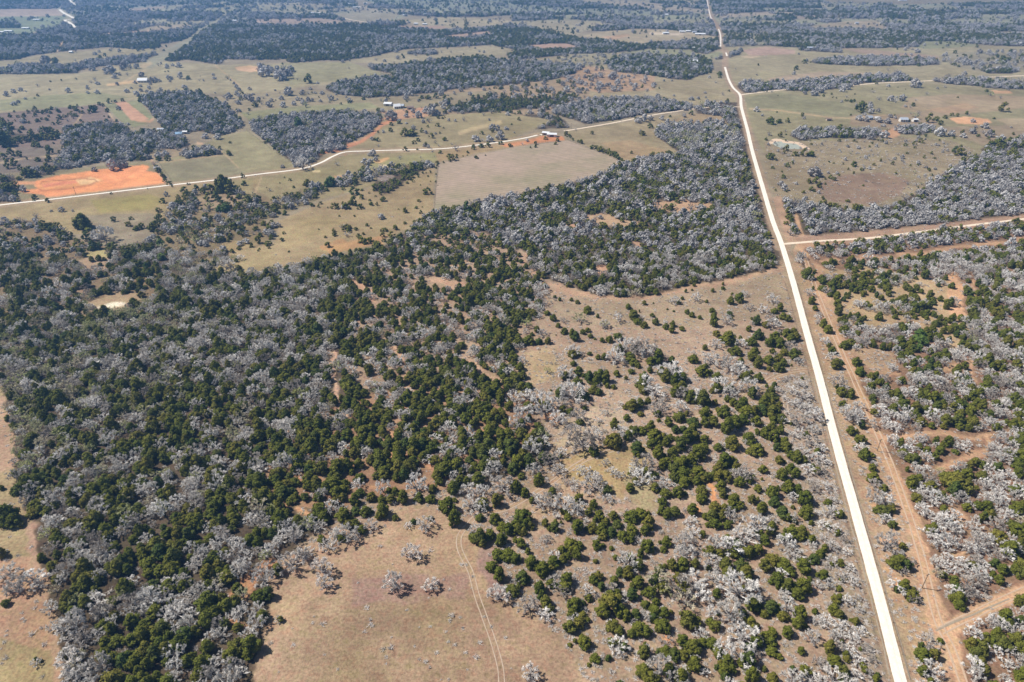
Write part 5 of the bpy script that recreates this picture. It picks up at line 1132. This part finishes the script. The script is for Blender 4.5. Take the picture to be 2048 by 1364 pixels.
far_b = [(1331, 68, 20, 12, 'roofwhite', "arched-front white barn at the left of the distant farm row"), (1364, 65, 18, 8, 'roofwhite', "white building left of centre in the distant farm row"),
 (1376, 64, 16, 8, 'roofwhite', "pale house in the middle of the distant farm row"), (1388, 66, 12, 8, 'roofgrey', "grey-roofed house right of centre in the distant farm row"),
 (1400, 70, 32, 12, 'roofwhite', "largest white barn at the right end of the distant farm row"), (1387, 98, 9, 6, 'roofwhite', "tiny white shed at the tip of the green pasture by the road"),
 (52, 58, 26, 8, 'roofwhite', "long white shed in the far left green fields"), (18, 64, 30, 8, 'roofwhite', "long white shed near the left edge of the far fields"), (3, 66, 22, 8, 'roofwhite', "white shed cut by the left edge in the far fields"),
 (74, 41, 24, 9, 'roofwhite', "white building in the far green field, nearest the zigzag road"), (143, 106, 9, 6, 'roofwhite', "tiny white shed below the dark wood at upper left"),
 (231, 40, 26, 12, 'roofwhite', "white-roofed house among far trees, upper left"), (410, 14, 18, 8, 'roofgrey', "grey farm building on the far ridge, upper left"),
 (470, 43, 14, 8, 'roofwhite', "pale building beside the far dirt track"), (626, 27, 30, 9, 'roofwhite', "white barn group's left barn, far centre left"), (636, 28, 20, 9, 'roofwhite', "white barn group's right barn, far centre left"),
 (702, 9, 24, 10, 'roofwhite', "upper left white building of the far centre cluster"), (713, 16, 34, 9, 'roofwhite', "long white building below the far centre cluster"), (731, 8, 20, 9, 'roofwhite', "upper right white building of the far centre cluster"),
 (810, 32, 18, 8, 'roofwhite', "white-roofed house right of the far tan field"), (851, 30, 16, 8, 'roofgrey', "grey-roofed house among trees right of the far tan field"), (832, 49, 14, 7, 'roofwhite', "left white cottage in the far yellow pasture"),
 (850, 50, 16, 7, 'roofwhite', "right white cottage in the far yellow pasture"), (1076, 26, 14, 8, 'roofwhite', "white shed in the far scattered oaks, top centre"), (1116, 26, 20, 8, 'roofwhite', "white barn right of the shed in the far oaks"),
 (1148, 37, 14, 8, 'roofwhite', "pale shed beside the far wood, top centre right"), (1333, 31, 14, 8, 'roofwhite', "white house at the far wood's upper edge"), (1620, 98, 18, 9, 'roofgrey', "grey-roofed house at the edge of the right wood"),
 (1650, 101, 22, 6, 'roofwhite', "low white barn beside the right wood's house"), (1713, 48, 12, 8, 'roofgrey', "small grey house on the far right clearing"), (1805, 2, 40, 12, 'roofwhite', "far white building at the top right edge"), (544, 61, 12, 7, 'roofwhite', "white roof peeking out above the long dark wood")]
for (u, v, L_, D, rf, lb) in far_b:
    house(u, v, L_ * .75, D * .75, 2.8, R.uniform(-12, 12), M[rf], M['wallw'], lb, 'barn' if L_ > 18 else 'farmhouse', 'barn' if L_ > 18 else 'house', barn=L_ > 18)

# ------------------------------------------------------------------ poles and fences
M['wood'] = plain_mat("weathered_wood", (.24, .18, .13), .2, 3); M['wire'] = plain_mat("wire", (.2, .2, .2), .1, 3, .4, 1); M['ceramic'] = plain_mat("insulator", (.35, .32, .3), .1, 3, .3)
def cyl(name, a, b, r0, r1, mat, parent, sides=8):
    A = Acc(); A.seg(a, b, r0, r1, 0, sides)
    k = len(A.v) - sides; A.f.append(tuple(range(k, k + sides))); A.m.append(0)
    return mesh_obj(name, A.mesh(name, (mat,)), parent)
def pole(u, v, h, label, rz=20):
    x, y = ground_at(u, v); t = thing('utility_pole', label, 'utility pole', (float(x), float(y), 0), math.radians(rz), 'utility poles')
    cyl('post', (0, 0, -.3), (0, 0, h), .17, .12, M['wood'], t)
    ca = boxo('crossarm', (-.9, -.07, h - .75), (.9, .07, h - .6), M['wood'], t)
    for q in (-.8, 0.35, .8): cyl('insulator', (q, 0, h - .6), (q, 0, h - .4), .06, .04, M['ceramic'], ca, 6)
    return t
pole(1754, 902, 7.0, "wooden utility pole standing where the cross lane meets the sandy lane")
pole(1844, 1176, 7.5, "wooden utility pole standing in the sandy lane above the lane crossing")
pole(152, 390, 8, "slim pole standing on the orange graded field")
pole(1143, 259, 8, "slim dark pole beside the dirt road above the ploughed field")
def white_post(u, v, label):
    x, y = ground_at(u, v); t = thing('marker_post', label, 'marker post', (float(x), float(y), 0))
    cyl('post', (0, 0, -.2), (0, 0, 2.6), .09, .09, M['wood'], t); cyl('cap', (0, 0, 2.6), (0, 0, 3.1), .13, .13, M['roofwhite'], t)
white_post(1254, 636, "thin post with a white top alone in the scrub below the dense wood")
def fence(pts, label, step=7.0, h=1.3):
    P = smooth_line(pts, 2); t = None; s = 0; last = -99; posts = []
    for i, p in enumerate(P):
        if i: s += (p - P[i - 1]).length
        if s - last >= step: posts.append(p.copy()); last = s
    t = thing('wire_fence', label, 'fence', posts[0])
    o = posts[0]; A = Acc()
    step_n = max(1, len(posts) // 60 + 1)
    for i, p in enumerate(posts):
        if i: 
            for zz in (.4, .8, 1.2): A.seg(posts[i - 1] - o + Vector((0, 0, zz)), p - o + Vector((0, 0, zz)), .02, .02)
    mesh_obj('wire', A.mesh('wire', (M['wire'],)), t)
    base = None
    for p in posts[:100]:
        if base is None: q = cyl('fence_post', (0, 0, -.2), (0, 0, h), .09, .08, M['wood'], t, 5); base = q
        else: q = base.copy(); COL.objects.link(q); q.parent = t
        q.location = p - o
fence([(877, 326), (872, 370), (868, 418)], "wire fence along the ploughed field's left edge")
fence([(100, 399), (200, 386), (334, 369)], "wire fence along the orange graded field's lower edge")
fence([(318, 326), (345, 366)], "wire fence at the orange field's right edge")
fence([(1592, 560), (1650, 770), (1714, 1000), (1752, 1130), (1796, 1280), (1822, 1370)][::-1], "wire fence along the right verge of the white road", 9)
fence([(1568, 560), (1622, 770), (1680, 1000), (1714, 1130), (1750, 1280), (1772, 1370)][::-1], "wire fence along the left verge of the white road", 9)
fence([(495, 263), (545, 300), (598, 334)], "wire fence along the grey wood's lower left edge")
fence([(1135, 280), (1190, 302), (1248, 325)], "wire fence along the ploughed field's right edge, under the cedar hedge")

# ------------------------------------------------------------------ air
HZD = 0.000185
v, f = boxm((-16000, -4000, -1.0), (16000, 16000, 230.0))
hz = mesh_obj("haze", mk_mesh("haze", v, f)); tag(hz, "thin blue air haze over the countryside", None, None, 'stuff')
hm = bpy.data.materials.new("haze"); hm.use_nodes = True; hm.node_tree.nodes.clear()
pv = hm.node_tree.nodes.new("ShaderNodeVolumePrincipled"); mo = hm.node_tree.nodes.new("ShaderNodeOutputMaterial")
pv.inputs["Color"].default_value = (.22, .50, 1.0, 1); pv.inputs["Density"].default_value = HZD; pv.inputs["Anisotropy"].default_value = 0.2
hm.node_tree.links.new(pv.outputs[0], mo.inputs["Volume"]); hz.data.materials.append(hm)
